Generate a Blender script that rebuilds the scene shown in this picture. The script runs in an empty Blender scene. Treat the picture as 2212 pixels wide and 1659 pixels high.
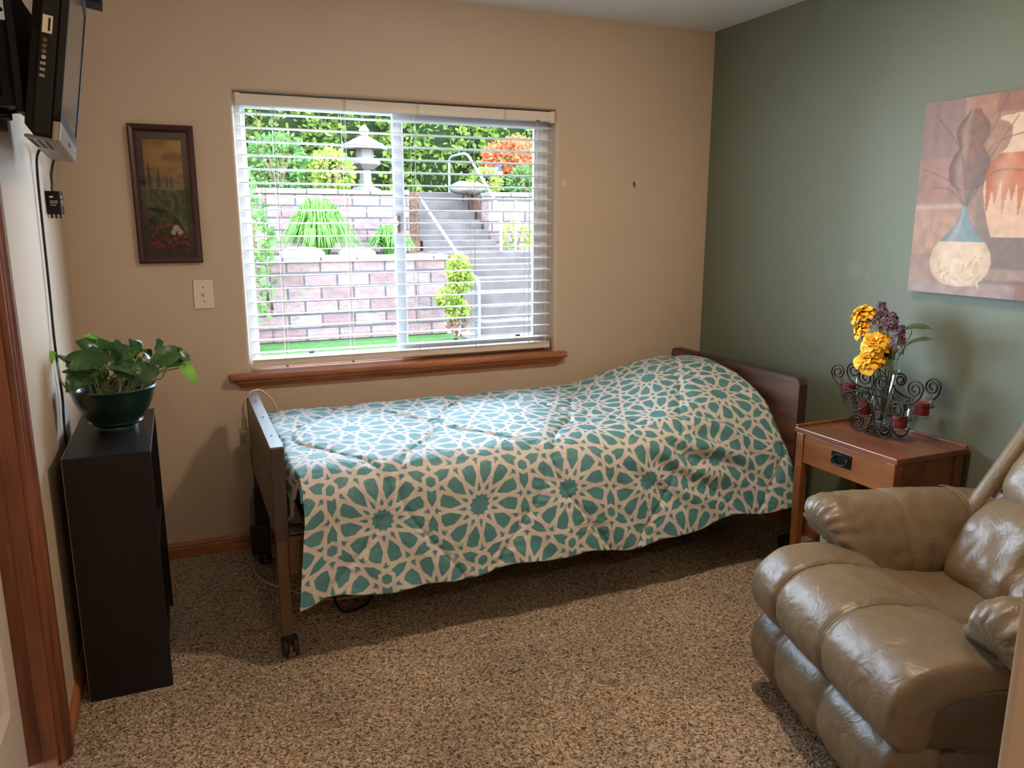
import bpy, bmesh, math, random
import numpy as np
from mathutils import Vector, Matrix, noise
random.seed(7); np.random.seed(7)
scene = bpy.context.scene
col = scene.collection
PI = math.pi

# ------------------------------------------------------------------ helpers
def lin(c):
    return tuple(((v/255.0)/12.92 if v/255.0 <= .04045 else ((v/255.0+.055)/1.055)**2.4) for v in c)

class MB:
    """collects shapes (world coordinates) that become one mesh"""
    def __init__(s): s.v = []; s.f = []
    def add(s, vs, fs):
        n = len(s.v); s.v.extend([tuple(p) for p in vs]); s.f.extend([tuple(n+i for i in f) for f in fs]); return s
    def box(s, x0, x1, y0, y1, z0, z1, M=None):
        vs = [(x, y, z) for z in (z0, z1) for y in (y0, y1) for x in (x0, x1)]
        if M is not None: vs = [M @ Vector(p) for p in vs]
        return s.add(vs, [(0,2,3,1),(4,5,7,6),(0,1,5,4),(2,6,7,3),(0,4,6,2),(1,3,7,5)])
    def prism(s, poly, d):
        """closed polygon of 3D points pushed along d"""
        n = len(poly); d = Vector(d)
        vs = [Vector(p) for p in poly]+[Vector(p)+d for p in poly]
        fs = [tuple(range(n))[::-1], tuple(range(n, 2*n))]+[(i, (i+1) % n, n+(i+1) % n, n+i) for i in range(n)]
        return s.add(vs, fs)
    def loft(s, rings, caps=True):
        n = len(rings[0]); vs = [p for r in rings for p in r]; fs = []
        for k in range(len(rings)-1):
            for i in range(n):
                j = (i+1) % n
                fs.append((k*n+i, k*n+j, (k+1)*n+j, (k+1)*n+i))
        if caps:
            if caps == 'ngon': fs.append(tuple(range(n))[::-1]); fs.append(tuple((len(rings)-1)*n+i for i in range(n)))
            for r, off, flip in () if caps == 'ngon' else ((rings[0], 0, True), (rings[-1], (len(rings)-1)*n, False)):
                c = sum((Vector(p) for p in r), Vector())/n; ci = len(vs); vs.append(c)
                for i in range(n):
                    t = (off+i, off+(i+1) % n, ci); fs.append(t[::-1] if flip else t)
        return s.add(vs, fs)
    def tube(s, pts, r, seg=8, radii=None, caps=True, closed=False):
        pts = [Vector(p) for p in pts]; rings = []; up = None; N = len(pts)
        for i, p in enumerate(pts):
            if closed: t = pts[(i+1) % N]-pts[i-1]
            else: t = pts[min(i+1, N-1)]-pts[max(i-1, 0)]
            if t.length < 1e-9: t = Vector((0, 0, 1))
            t.normalize()
            if up is None:
                a = Vector((0, 0, 1)) if abs(t.z) < .9 else Vector((1, 0, 0)); up = t.cross(a).normalized()
            up = (up-t*up.dot(t)).normalized(); w = t.cross(up); rr = radii[i] if radii else r
            rings.append([p+(up*math.cos(2*PI*k/seg)+w*math.sin(2*PI*k/seg))*rr for k in range(seg)])
        if closed: rings.append(rings[0]); caps = False
        return s.loft(rings, caps)
    def lathe(s, prof, c, seg=32, caps=True, M=None):
        rings = []
        for r, z in prof:
            ring = [Vector((r*math.cos(2*PI*k/seg), r*math.sin(2*PI*k/seg), z)) for k in range(seg)]
            if M is not None: ring = [M @ p for p in ring]
            rings.append([p+Vector(c) for p in ring])
        return s.loft(rings, caps)

def link(o): col.objects.link(o); return o
def tag(o, label=None, cat=None, group=None, kind=None):
    for k, v in (('label', label), ('category', cat), ('group', group), ('kind', kind)):
        if v: o[k] = v
    return o
def thing(name, loc, label, cat, group=None):
    o = bpy.data.objects.new(name, None); o.location = loc; o.empty_display_size = .05
    return tag(link(o), label, cat, group)
def base_of(o):
    L = Vector((0, 0, 0))
    while o is not None: L = L+o.location; o = o.parent
    return L
def obj(name, mb, mat, parent=None, bevel=0, smooth=None, sub=0, segs=2, attrs=None, recalc=True):
    vs = np.array([tuple(p) for p in mb.v], dtype=float)
    if parent is not None: org = np.array(base_of(parent)); loc = Vector((0, 0, 0))
    else:
        lo, hi = vs.min(0), vs.max(0); org = np.array([(lo[0]+hi[0])/2, (lo[1]+hi[1])/2, lo[2]]); loc = Vector(org)
    me = bpy.data.meshes.new(name); me.from_pydata((vs-org).tolist(), [], mb.f)
    if recalc:
        bm = bmesh.new(); bm.from_mesh(me); bmesh.ops.recalc_face_normals(bm, faces=bm.faces); bm.to_mesh(me); bm.free()
    if attrs:
        for an, arr in attrs.items():
            if arr.ndim == 1:
                a = me.attributes.new(an, 'FLOAT', 'POINT'); a.data.foreach_set('value', arr.astype(np.float32))
            else:
                a = me.attributes.new(an, 'FLOAT_COLOR', 'POINT')
                a.data.foreach_set('color', np.concatenate([arr, np.ones((len(arr), 1))], 1).astype(np.float32).ravel())
    if smooth is not None:
        me.shade_smooth()
        if smooth < 180: me.set_sharp_from_angle(angle=math.radians(smooth))
    if getattr(mb, 'mi', None): me.polygons.foreach_set('material_index', mb.mi)
    for m in (mat if isinstance(mat, (list, tuple)) else [mat]): me.materials.append(m)
    o = bpy.data.objects.new(name, me); o.location = loc; o.parent = parent; link(o)
    if bevel:
        m = o.modifiers.new('bevel', 'BEVEL'); m.width = bevel; m.segments = segs; m.limit_method = 'ANGLE'; m.angle_limit = math.radians(40)
    if sub:
        m = o.modifiers.new('sub', 'SUBSURF'); m.levels = sub; m.render_levels = sub
    return o
def struct(name, mb, mat, parent=None, **k):
    o = obj(name, mb, mat, parent, **k)
    if parent is None: o['kind'] = 'structure'
    return o
def crom(P, n=8, closed=False):
    P = [Vector(p) for p in P]; out = []; N = len(P)
    for i in range(N if closed else N-1):
        g = (lambda k: P[k % N]) if closed else (lambda k: P[min(max(k, 0), N-1)])
        a, b, c, d = g(i-1), g(i), g(i+1), g(i+2)
        for k in range(n):
            t = k/n; out.append(.5*((2*b)+(c-a)*t+(2*a-5*b+4*c-d)*t*t+(3*b-a-3*c+d)*t**3))
    if not closed: out.append(P[-1])
    return out
def smooth01(t): t = min(1, max(0, t)); return t*t*(3-2*t)
def dup(o, parent=None):
    c = o.copy(); link(c); c.parent = parent
    for ch in list(o.children): dup(ch, c)
    return c

# ------------------------------------------------------------------ materials
def newmat(name):
    m = bpy.data.materials.new(name); m.use_nodes = True; nt = m.node_tree
    return m, nt, nt.nodes['Principled BSDF']
def setp(b, **k):
    for n, v in k.items(): b.inputs[n.replace('_', ' ')].default_value = v
def mat(name, c, rough=.5, metal=0., spec=.5, var=0., vscale=8., bump=0., bscale=60., coat=0., stretch=None, detail=4., bdist=.002, c2=None, emit=0.):
    m, nt, b = newmat(name); N = nt.nodes; L = nt.links
    c = lin(c)
    setp(b, Base_Color=(*c, 1), Roughness=rough, Metallic=metal, Coat_Weight=coat, Coat_Roughness=.15)
    b.inputs['Specular IOR Level'].default_value = spec
    tc = N.new('ShaderNodeTexCoord'); mp = N.new('ShaderNodeMapping'); L.new(tc.outputs['Object'], mp.inputs[0])
    if stretch: mp.inputs['Scale'].default_value = stretch
    if var or c2:
        n = N.new('ShaderNodeTexNoise'); n.inputs['Scale'].default_value = vscale; n.inputs['Detail'].default_value = detail
        L.new(mp.outputs[0], n.inputs['Vector'])
        r = N.new('ShaderNodeValToRGB'); L.new(n.outputs[0], r.inputs[0])
        r.color_ramp.elements[0].position = .3; r.color_ramp.elements[1].position = .7
        d = lin(c2) if c2 else tuple(v*(1-var) for v in c); e = c if c2 else tuple(min(1, v*(1+var)) for v in c)
        r.color_ramp.elements[0].color = (*d, 1); r.color_ramp.elements[1].color = (*e, 1)
        L.new(r.outputs[0], b.inputs['Base Color'])
    if bump:
        n = N.new('ShaderNodeTexNoise'); n.inputs['Scale'].default_value = bscale; n.inputs['Detail'].default_value = 3
        L.new(mp.outputs[0], n.inputs['Vector'])
        u = N.new('ShaderNodeBump'); u.inputs['Strength'].default_value = bump; u.inputs['Distance'].default_value = bdist
        L.new(n.outputs[0], u.inputs['Height']); L.new(u.outputs[0], b.inputs['Normal'])
    return m
def wood(name, c, c2, axis='x', rough=.35, scale=14., coat=.2, bump=.08):
    m, nt, b = newmat(name); N = nt.nodes; L = nt.links
    tc = N.new('ShaderNodeTexCoord'); mp = N.new('ShaderNodeMapping'); L.new(tc.outputs['Object'], mp.inputs[0])
    s = [1., 1., 1.]; s['xyz'.index(axis)] = .07; mp.inputs['Scale'].default_value = s
    n = N.new('ShaderNodeTexNoise'); n.inputs['Scale'].default_value = scale; n.inputs['Detail'].default_value = 6; n.inputs['Distortion'].default_value = 1.2
    n2 = N.new('ShaderNodeTexNoise'); n2.inputs['Scale'].default_value = scale*9; n2.inputs['Detail'].default_value = 3
    L.new(mp.outputs[0], n.inputs['Vector']); L.new(mp.outputs[0], n2.inputs['Vector'])
    mx = N.new('ShaderNodeMath'); mx.operation = 'MULTIPLY_ADD'; L.new(n2.outputs[0], mx.inputs[0]); mx.inputs[1].default_value = .45; L.new(n.outputs[0], mx.inputs[2])
    r = N.new('ShaderNodeValToRGB'); L.new(mx.outputs[0], r.inputs[0])
    r.color_ramp.elements[0].position = .5; r.color_ramp.elements[1].position = .95
    r.color_ramp.elements[0].color = (*lin(c2), 1); r.color_ramp.elements[1].color = (*lin(c), 1)
    L.new(r.outputs[0], b.inputs['Base Color']); setp(b, Roughness=rough, Coat_Weight=coat, Coat_Roughness=.25)
    u = N.new('ShaderNodeBump'); u.inputs['Strength'].default_value = bump; u.inputs['Distance'].default_value = .001
    L.new(n2.outputs[0], u.inputs['Height']); L.new(u.outputs[0], b.inputs['Normal'])
    return m
def glass(name, tint=(1, 1, 1), refl=1.0, base=0.0, rough=.02):
    m = bpy.data.materials.new(name); m.use_nodes = True; nt = m.node_tree; N = nt.nodes; L = nt.links
    N.remove(N['Principled BSDF']); out = N['Material Output']
    t = N.new('ShaderNodeBsdfTransparent'); t.inputs[0].default_value = (*tint, 1)
    g = N.new('ShaderNodeBsdfGlossy'); g.inputs['Roughness'].default_value = rough
    f = N.new('ShaderNodeFresnel'); f.inputs[0].default_value = 1.45
    mu = N.new('ShaderNodeMath'); mu.operation = 'MULTIPLY_ADD'; mu.use_clamp = True; mu.inputs[1].default_value = refl; mu.inputs[2].default_value = base
    L.new(f.outputs[0], mu.inputs[0])
    x = N.new('ShaderNodeMixShader'); L.new(mu.outputs[0], x.inputs[0]); L.new(t.outputs[0], x.inputs[1]); L.new(g.outputs[0], x.inputs[2])
    L.new(x.outputs[0], out.inputs[0]); return m
def wallpaint(name, c, blotch=None, rough=.55):
    m = mat(name, c, rough=rough, spec=.35, var=.035, vscale=1.6, bump=.12, bscale=170, bdist=.0015)
    return m
def carpet_mat():
    m, nt, b = newmat('carpet_pile'); N = nt.nodes; L = nt.links
    tc = N.new('ShaderNodeTexCoord')
    n0 = N.new('ShaderNodeTexNoise'); n0.inputs['Scale'].default_value = 40; n0.inputs['Detail'].default_value = 2
    L.new(tc.outputs['Object'], n0.inputs['Vector'])
    mixv = N.new('ShaderNodeMix'); mixv.data_type = 'RGBA'; mixv.blend_type = 'LINEAR_LIGHT'; mixv.inputs[0].default_value = .02
    L.new(tc.outputs['Object'], mixv.inputs[6]); L.new(n0.outputs['Color'], mixv.inputs[7])
    v = N.new('ShaderNodeTexVoronoi'); v.inputs['Scale'].default_value = 125; L.new(mixv.outputs[2], v.inputs['Vector'])
    n = N.new('ShaderNodeTexNoise'); n.inputs['Scale'].default_value = 115; n.inputs['Detail'].default_value = 4; n.inputs['Roughness'].default_value = .65
    L.new(mixv.outputs[2], n.inputs['Vector'])
    r = N.new('ShaderNodeValToRGB'); L.new(n.outputs[0], r.inputs[0])
    e = r.color_ramp.elements; e[0].position = .40; e[1].position = .62
    e[0].color = (*lin((82, 62, 46)), 1); e[1].color = (*lin((242, 218, 188)), 1)
    k = r.color_ramp.elements.new(.50); k.color = (*lin((196, 170, 139)), 1)
    big = N.new('ShaderNodeTexNoise'); big.inputs['Scale'].default_value = 2.2; big.inputs['Detail'].default_value = 3; L.new(tc.outputs['Object'], big.inputs['Vector'])
    br = N.new('ShaderNodeValToRGB'); L.new(big.outputs[0], br.inputs[0]); br.color_ramp.elements[0].color = (.72, .72, .72, 1); br.color_ramp.elements[1].color = (1.15, 1.12, 1.08, 1)
    br.color_ramp.elements[0].position = .3; br.color_ramp.elements[1].position = .7
    mu = N.new('ShaderNodeMix'); mu.data_type = 'RGBA'; mu.blend_type = 'MULTIPLY'; mu.inputs[0].default_value = 1
    L.new(r.outputs[0], mu.inputs[6]); L.new(br.outputs[0], mu.inputs[7]); L.new(mu.outputs[2], b.inputs['Base Color'])
    ad = N.new('ShaderNodeMath'); ad.operation = 'MULTIPLY_ADD'; L.new(v.outputs['Distance'], ad.inputs[0]); ad.inputs[1].default_value = -1.0; L.new(n.outputs[0], ad.inputs[2])
    u = N.new('ShaderNodeBump'); u.inputs['Strength'].default_value = .9; u.inputs['Distance'].default_value = .012
    L.new(ad.outputs[0], u.inputs['Height']); L.new(u.outputs[0], b.inputs['Normal'])
    setp(b, Roughness=1., Sheen_Weight=.15); b.inputs['Specular IOR Level'].default_value = .1
    return m
def blocks_mat(name, c, c2, scale=1.0, rowh=.16, bw=.38, mortar=(120, 105, 95)):
    m, nt, b = newmat(name); N = nt.nodes; L = nt.links
    tc = N.new('ShaderNodeTexCoord'); mp = N.new('ShaderNodeMapping'); L.new(tc.outputs['Object'], mp.inputs[0])
    mp.inputs['Rotation'].default_value = (PI/2, 0, 0)
    br = N.new('ShaderNodeTexBrick'); L.new(mp.outputs[0], br.inputs['Vector'])
    br.inputs['Scale'].default_value = scale; br.inputs['Row Height'].default_value = rowh; br.inputs['Brick Width'].default_value = bw
    br.inputs['Mortar Size'].default_value = .012; br.inputs['Color1'].default_value = (*lin(c), 1); br.inputs['Color2'].default_value = (*lin(c2), 1); br.inputs['Mortar'].default_value = (*lin(mortar), 1)
    n = N.new('ShaderNodeTexNoise'); n.inputs['Scale'].default_value = 9; n.inputs['Detail'].default_value = 6; L.new(tc.outputs['Object'], n.inputs['Vector'])
    x = N.new('ShaderNodeMix'); x.data_type = 'RGBA'; x.blend_type = 'OVERLAY'; x.inputs[0].default_value = .55
    L.new(br.outputs['Color'], x.inputs[6]); L.new(n.outputs['Color'], x.inputs[7])
    hs = N.new('ShaderNodeHueSaturation'); hs.inputs['Saturation'].default_value = .9; L.new(x.outputs[2], hs.inputs['Color']); L.new(hs.outputs[0], b.inputs['Base Color'])
    u = N.new('ShaderNodeBump'); u.inputs['Distance'].default_value = .03; L.new(n.outputs[0], u.inputs['Height']); L.new(u.outputs[0], b.inputs['Normal'])
    setp(b, Roughness=.9); return m
def attr_mat(name, attr, rough=.5, spec=.4, coat=0., grain=0., bump=0.):
    m, nt, b = newmat(name); N = nt.nodes; L = nt.links
    a = N.new('ShaderNodeAttribute'); a.attribute_name = attr; out = a.outputs['Color']
    if grain:
        tc = N.new('ShaderNodeTexCoord'); n = N.new('ShaderNodeTexNoise'); n.inputs['Scale'].default_value = 34; n.inputs['Detail'].default_value = 6
        L.new(tc.outputs['Object'], n.inputs['Vector'])
        x = N.new('ShaderNodeMix'); x.data_type = 'RGBA'; x.blend_type = 'SOFT_LIGHT'; x.inputs[0].default_value = grain
        L.new(out, x.inputs[6]); L.new(n.outputs[0], x.inputs[7]); out = x.outputs[2]
    L.new(out, b.inputs['Base Color']); setp(b, Roughness=rough, Coat_Weight=coat, Coat_Roughness=.05); b.inputs['Specular IOR Level'].default_value = spec
    return m
def leaf_mat(name, c, c2, rough=.35, trans=.35, vs=14):
    m = mat(name, c, rough=rough, c2=c2, vscale=vs); nt = m.node_tree; b = nt.nodes['Principled BSDF']
    t = nt.nodes.new('ShaderNodeBsdfTranslucent'); x = nt.nodes.new('ShaderNodeMixShader'); x.inputs[0].default_value = trans
    src = b.inputs['Base Color'].links[0].from_socket; nt.links.new(src, t.inputs[0])
    nt.links.new(b.outputs[0], x.inputs[1]); nt.links.new(t.outputs[0], x.inputs[2]); nt.links.new(x.outputs[0], nt.nodes['Material Output'].inputs[0])
    return m

M = {}
M['beige'] = wallpaint('beige_wall_paint', (202, 181, 158))
M['green'] = wallpaint('green_wall_paint', (111, 118, 100))
M['ceil'] = wallpaint('ceiling_paint', (238, 245, 254))
M['carpet'] = carpet_mat()
def spots(m, pts):
    """soft irregular marks at real places on a surface: (x, y, z), radius, brightness"""
    nt = m.node_tree; N = nt.nodes; L = nt.links; b = N['Principled BSDF']; src = b.inputs['Base Color'].links[0].from_socket
    g = N.new('ShaderNodeNewGeometry'); n = N.new('ShaderNodeTexNoise'); n.inputs['Scale'].default_value = 28; n.inputs['Detail'].default_value = 3; L.new(g.outputs['Position'], n.inputs['Vector'])
    for p, r_, k in pts:
        d = N.new('ShaderNodeVectorMath'); d.operation = 'DISTANCE'; L.new(g.outputs['Position'], d.inputs[0]); d.inputs[1].default_value = p
        a = N.new('ShaderNodeMath'); a.operation = 'MULTIPLY_ADD'; L.new(n.outputs[0], a.inputs[0]); a.inputs[1].default_value = r_*1.2; L.new(d.outputs['Value'], a.inputs[2])
        mr = N.new('ShaderNodeMapRange'); L.new(a.outputs[0], mr.inputs[0]); mr.inputs[1].default_value = r_*1.1; mr.inputs[2].default_value = r_*1.7; mr.inputs[3].default_value = k; mr.inputs[4].default_value = 1
        x = N.new('ShaderNodeMix'); x.data_type = 'RGBA'; x.blend_type = 'MULTIPLY'; x.inputs[0].default_value = 1; L.new(src, x.inputs[6]); L.new(mr.outputs[0], x.inputs[7]); src = x.outputs[2]
    L.new(src, b.inputs['Base Color'])
spots(M['green'], [((0, -1.05, 1.27), .045, 1.13), ((0, -.925, 1.24), .03, 1.10), ((0, -1.12, 1.25), .022, 1.08)])
spots(M['carpet'], [((-1.636, -1.33, 0), .022, .62), ((-1.478, -1.60, 0), .03, .72), ((-1.30, -1.46, 0), .05, .85)]+[((-1.352+.0555*k, -1.465+.0026*k, 0), .010, 1.22) for k in range(12)])
spots(M['beige'], [((-.871, 0, 1.662), .016, 1.22)])
M['oak_x'] = wood('oak_trim_x', (186, 116, 70), (132, 74, 40), 'x', rough=.5, coat=.04)
M['oak_y'] = wood('oak_trim_y', (186, 116, 70), (132, 74, 40), 'y', rough=.5, coat=.04)
M['oak_z'] = wood('oak_trim_z', (140, 84, 54), (92, 48, 28), 'z', rough=.45, coat=.04)
M['white'] = mat('white_vinyl', (232, 232, 236), .35)
M['blind'] = mat('white_slat', (236, 236, 238), .35)
M['valance'] = mat('blind_valance', (226, 214, 200), .4)
M['cordw'] = mat('blind_cord', (205, 205, 200), .7)
M['tassel'] = mat('wood_tassel', (170, 160, 148), .5)
M['glass'] = glass('window_glass', (.97, .985, .98))
M['doorw'] = mat('white_door_paint', (226, 214, 204), .4)
M['black'] = mat('black_brown_board', (22, 16, 15), .45, spec=.35, var=.12, vscale=30)
M['blackedge'] = mat('board_edge', (120, 105, 92), .5)
M['tvblack'] = mat('television_black', (12, 10, 10), .55, spec=.3)
M['tvsilver'] = mat('television_silver', (142, 132, 124), .35, metal=.3)
M['screen'] = mat('television_screen', (98, 88, 78), .22, spec=.8)
M['cable'] = mat('black_cable', (12, 11, 11), .5)
M['gold'] = mat('gold_plug', (112, 92, 58), .5, metal=1)
M['swplate'] = mat('switch_plastic', (236, 218, 204), .35)
M['screw'] = mat('screw_metal', (150, 140, 130), .4, metal=.8)
M['frame'] = wood('mahogany_frame', (74, 32, 28), (44, 18, 16), 'z', rough=.35)
M['matboard'] = mat('dark_mat_board', (74, 66, 62), .7)
M['pot'] = mat('green_glazed_pot', (16, 46, 38), .3, coat=.4, var=.2, vscale=5)
M['soil'] = mat('potting_soil', (62, 40, 26), 1., c2=(24, 15, 10), vscale=90, bump=1, bscale=120, bdist=.01)
M['pothos'] = leaf_mat('pothos_leaf', (80, 118, 60), (34, 70, 42), .24, .2, 16)
M['pothos2'] = leaf_mat('pothos_young_leaf', (150, 200, 70), (100, 160, 50), .3, .4, 20)
M['stem'] = mat('pothos_stem', (130, 140, 80), .5)
M['walnut'] = wood('walnut_laminate', (116, 82, 62), (50, 32, 24), 'y', rough=.4, scale=9)
M['darkedge'] = mat('brown_edge_strip', (66, 52, 44), .45)
M['capmetal'] = mat('bed_end_cap', (120, 114, 116), .32, spec=.7)
M['bronze'] = mat('brown_steel', (104, 78, 56), .42, metal=.25)
M['rubber'] = mat('black_rubber', (22, 20, 20), .6)
M['steel'] = mat('grey_steel', (150, 150, 155), .35, metal=.8)
M['cream'] = mat('cream_plastic', (196, 176, 146), .5)
M['sheet'] = None
M['tablewood'] = wood('cherry_table', (158, 98, 54), (104, 60, 32), 'y', rough=.3, scale=7, coat=.4)
M['tabletop'] = wood('cherry_table_top', (150, 92, 60), (78, 42, 28), 'y', rough=.28, scale=5, coat=.5)
M['iron'] = mat('wrought_iron', (44, 36, 33), .4, metal=.5)
M['hardware'] = mat('black_hardware', (26, 25, 26), .3, metal=.5)
M['clear'] = glass('clear_glass', (.97, .98, .98), .7, .015, .07)
M['wax'] = mat('red_wax', (150, 44, 48), .55)
M['yellow'] = mat('yellow_petal', (252, 208, 56), .6, c2=(244, 172, 20), vscale=60)
M['ycent'] = mat('orange_centre', (190, 100, 20), .7)
M['lilac'] = mat('lilac_floret', (120, 78, 100), .6, c2=(84, 44, 68), vscale=60)
M['fleaf'] = leaf_mat('flower_leaf', (74, 92, 48), (44, 58, 32), .5, .2)
M['fstem'] = mat('flower_stem', (70, 84, 46), .6)
M['brass'] = mat('brass', (150, 110, 60), .4, metal=.9)
def leather_mat(name, c):
    m, nt, b = newmat(name); N = nt.nodes; L = nt.links
    tc = N.new('ShaderNodeTexCoord')
    n = N.new('ShaderNodeTexNoise'); n.inputs['Scale'].default_value = 7; n.inputs['Detail'].default_value = 5; L.new(tc.outputs['Object'], n.inputs['Vector'])
    r = N.new('ShaderNodeValToRGB'); L.new(n.outputs[0], r.inputs[0]); r.color_ramp.elements[0].position = .3; r.color_ramp.elements[1].position = .7
    cc = lin(c); r.color_ramp.elements[0].color = (*[v*.88 for v in cc], 1); r.color_ramp.elements[1].color = (*[v*1.08 for v in cc], 1)
    L.new(r.outputs[0], b.inputs['Base Color'])
    v = N.new('ShaderNodeTexVoronoi'); v.inputs['Scale'].default_value = 320; v.feature = 'DISTANCE_TO_EDGE'; L.new(tc.outputs['Object'], v.inputs['Vector'])
    w = N.new('ShaderNodeTexNoise'); w.inputs['Scale'].default_value = 22; w.inputs['Detail'].default_value = 4; w.inputs['Distortion'].default_value = 1.5; L.new(tc.outputs['Object'], w.inputs['Vector'])
    u1 = N.new('ShaderNodeBump'); u1.inputs['Strength'].default_value = .25; u1.inputs['Distance'].default_value = .0012; L.new(v.outputs['Distance'], u1.inputs['Height'])
    u2 = N.new('ShaderNodeBump'); u2.inputs['Strength'].default_value = .35; u2.inputs['Distance'].default_value = .008; L.new(w.outputs[0], u2.inputs['Height']); L.new(u1.outputs[0], u2.inputs['Normal'])
    L.new(u2.outputs[0], b.inputs['Normal']); setp(b, Roughness=.37); b.inputs['Specular IOR Level'].default_value = .55
    return m
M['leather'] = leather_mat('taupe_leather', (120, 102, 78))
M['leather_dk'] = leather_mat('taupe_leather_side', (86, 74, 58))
M['vinylgrey'] = mat('grey_vinyl_panel', (150, 152, 142), .45)
M['stitch'] = mat('seam_thread', (146, 132, 108), .6)
LAMP1, LAMP2, SUN, SKY, EXPO = 16.5, 20., 2., 42., .24
# ------------------------------------------------------------------ the room
XL, YF, YB, CH = -3.073, -2.95, -4.75, 2.44      # left wall, front wall (room side), end of the hall, ceiling
XJ = -1.685                                       # end of the front wall (doorless opening where the hall begins)
WX0, WX1, WZ0, WZ1 = -2.409, -.917, .80, 2.004    # window opening
def flat(name, pts, m): return struct(name, MB().add(pts, [tuple(range(len(pts)))]), m, recalc=False)
fl = struct('floor', MB().box(XL-.12, .12, YB-.1, .12, -.06, 0), M['carpet'])
struct('ceiling', MB().box(XL-.12, .12, YB-.1, .2, CH, CH+.08), M['ceil'])
# back wall with a bull-nosed window opening
mb = MB(); R = .018; prof = [(R*(1-math.sin(a)), R*(1-math.cos(a))) for a in [i*PI/12 for i in range(7)]] + [(0, .15)]
def path(o, y): return [(WX0-o, y, WZ0), (WX0-o, y, WZ1+o), (WX1+o, y, WZ1+o), (WX1+o, y, WZ0)]
rings = [path(o, y) for o, y in prof]
for a, b in zip(rings, rings[1:]):
    for i in range(3): mb.add([a[i], a[i+1], b[i+1], b[i]], [(0, 1, 2, 3)])
a = rings[0]; x0, x1 = XL, 0.0
mb.add([(x0, 0, 0), (x1, 0, 0), (x1, 0, WZ0), (x0, 0, WZ0)], [(0, 1, 2, 3)])
mb.add([(x0, 0, WZ0), a[0], a[1], (x0, 0, WZ1+R)], [(0, 1, 2, 3)])
mb.add([a[3], (x1, 0, WZ0), (x1, 0, WZ1+R), a[2]], [(0, 1, 2, 3)])
mb.add([(x0, 0, WZ1+R), (x1, 0, WZ1+R), (x1, 0, CH), (x0, 0, CH)], [(0, 1, 2, 3)])
bx = .15
mb.add([(x0, bx, 0), (x1, bx, 0), (x1, bx, WZ0), (x0, bx, WZ0)], [(0, 3, 2, 1)])
mb.add([(x0, bx, WZ0), (WX0, bx, WZ0), (WX0, bx, WZ1), (x0, bx, WZ1)], [(0, 3, 2, 1)])
mb.add([(WX1, bx, WZ0), (x1, bx, WZ0), (x1, bx, WZ1), (WX1, bx, WZ1)], [(0, 3, 2, 1)])
mb.add([(x0, bx, WZ1), (x1, bx, WZ1), (x1, bx, CH), (x0, bx, CH)], [(0, 3, 2, 1)])
mb.add([(WX0, 0, WZ0), (WX1, 0, WZ0), (WX1, bx, WZ0), (WX0, bx, WZ0)], [(0, 1, 2, 3)])
struct('wall_back', mb, M['beige'], smooth=50, recalc=False)
struct('wall_right', MB().box(0, .12, YB-.1, .15, 0, CH), M['green'])
# left wall with the closet doorway
DY1, DY0, DZ = -1.318, -2.12, 2.03
mb = MB(); mb.box(XL-.12, XL, DY1, .15, 0, CH).box(XL-.12, XL, YB-.1, DY0, 0, CH).box(XL-.12, XL, DY0, DY1, DZ, CH)
struct('wall_left', mb, M['beige'])
# short wall beside the entry
struct('wall_front', MB().box(XJ, 0, YF-.12, YF, 0, CH), M['beige'], bevel=.02, segs=4, smooth=50)
struct('wall_hall', MB().box(XJ, XJ+.12, YB, YF-.12, 0, CH), M['beige'])
HX0, HX1, HZ0, HZ1 = -2.93, -2.45, 1.40, 1.86
mb = MB(); mb.box(XL, XJ+.1, YB-.1, YB, 0, HZ0).box(XL, XJ+.1, YB-.1, YB, HZ1, CH).box(XL, HX0, YB-.1, YB, HZ0, HZ1).box(HX1, XJ+.1, YB-.1, YB, HZ0, HZ1)
struct('wall_entry', mb, M['beige'])
w2 = struct('window_2', MB().box(HX0, HX1, YB-.07, YB-.03, HZ0, HZ0+.05).box(HX0, HX1, YB-.07, YB-.03, HZ1-.05, HZ1).box(HX0, HX0+.05, YB-.07, YB-.03, HZ0, HZ1).box(HX1-.05, HX1, YB-.07, YB-.03, HZ0, HZ1).box(-2.70, -2.68, YB-.07, YB-.03, HZ0, HZ1), M['white'])
obj('pane', MB().add([(HX0, YB-.05, HZ0), (HX1, YB-.05, HZ0), (HX1, YB-.05, HZ1), (HX0, YB-.05, HZ1)], [(0, 1, 2, 3)]), M['glass'], w2)
# closet door, recessed in its jamb
dr = MB(); X = XL-.085
def panelled(mb, y0, y1, z0, z1, x, panels, d=.012, w=.022):
    ys = sorted({y0, y1, *[p for q in panels for p in q[:2]]}); zs = sorted({z0, z1, *[p for q in panels for p in q[2:]]})
    for i in range(len(ys)-1):
        for k in range(len(zs)-1):
            if not any(q[0] <= ys[i] < q[1] and q[2] <= zs[k] < q[3] for q in panels):
                mb.add([(x, ys[i], zs[k]), (x, ys[i+1], zs[k]), (x, ys[i+1], zs[k+1]), (x, ys[i], zs[k+1])], [(0, 1, 2, 3)])
    for a, b, c, e in panels:
        o = [(x, a, c), (x, b, c), (x, b, e), (x, a, e)]; n = [(x-d, a+w, c+w), (x-d, b-w, c+w), (x-d, b-w, e-w), (x-d, a+w, e-w)]
        mb.add(o+n, [(0, 1, 5, 4), (1, 2, 6, 5), (2, 3, 7, 6), (3, 0, 4, 7), (4, 5, 6, 7)])
panelled(dr, DY0, DY1-.001, .012, DZ-.01, X, [(DY0+.12, DY0+.37, .24, .92), (DY1-.37, DY1-.12, .24, .92), (DY0+.12, DY0+.37, 1.06, 1.9), (DY1-.37, DY1-.12, 1.06, 1.9)])
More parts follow.
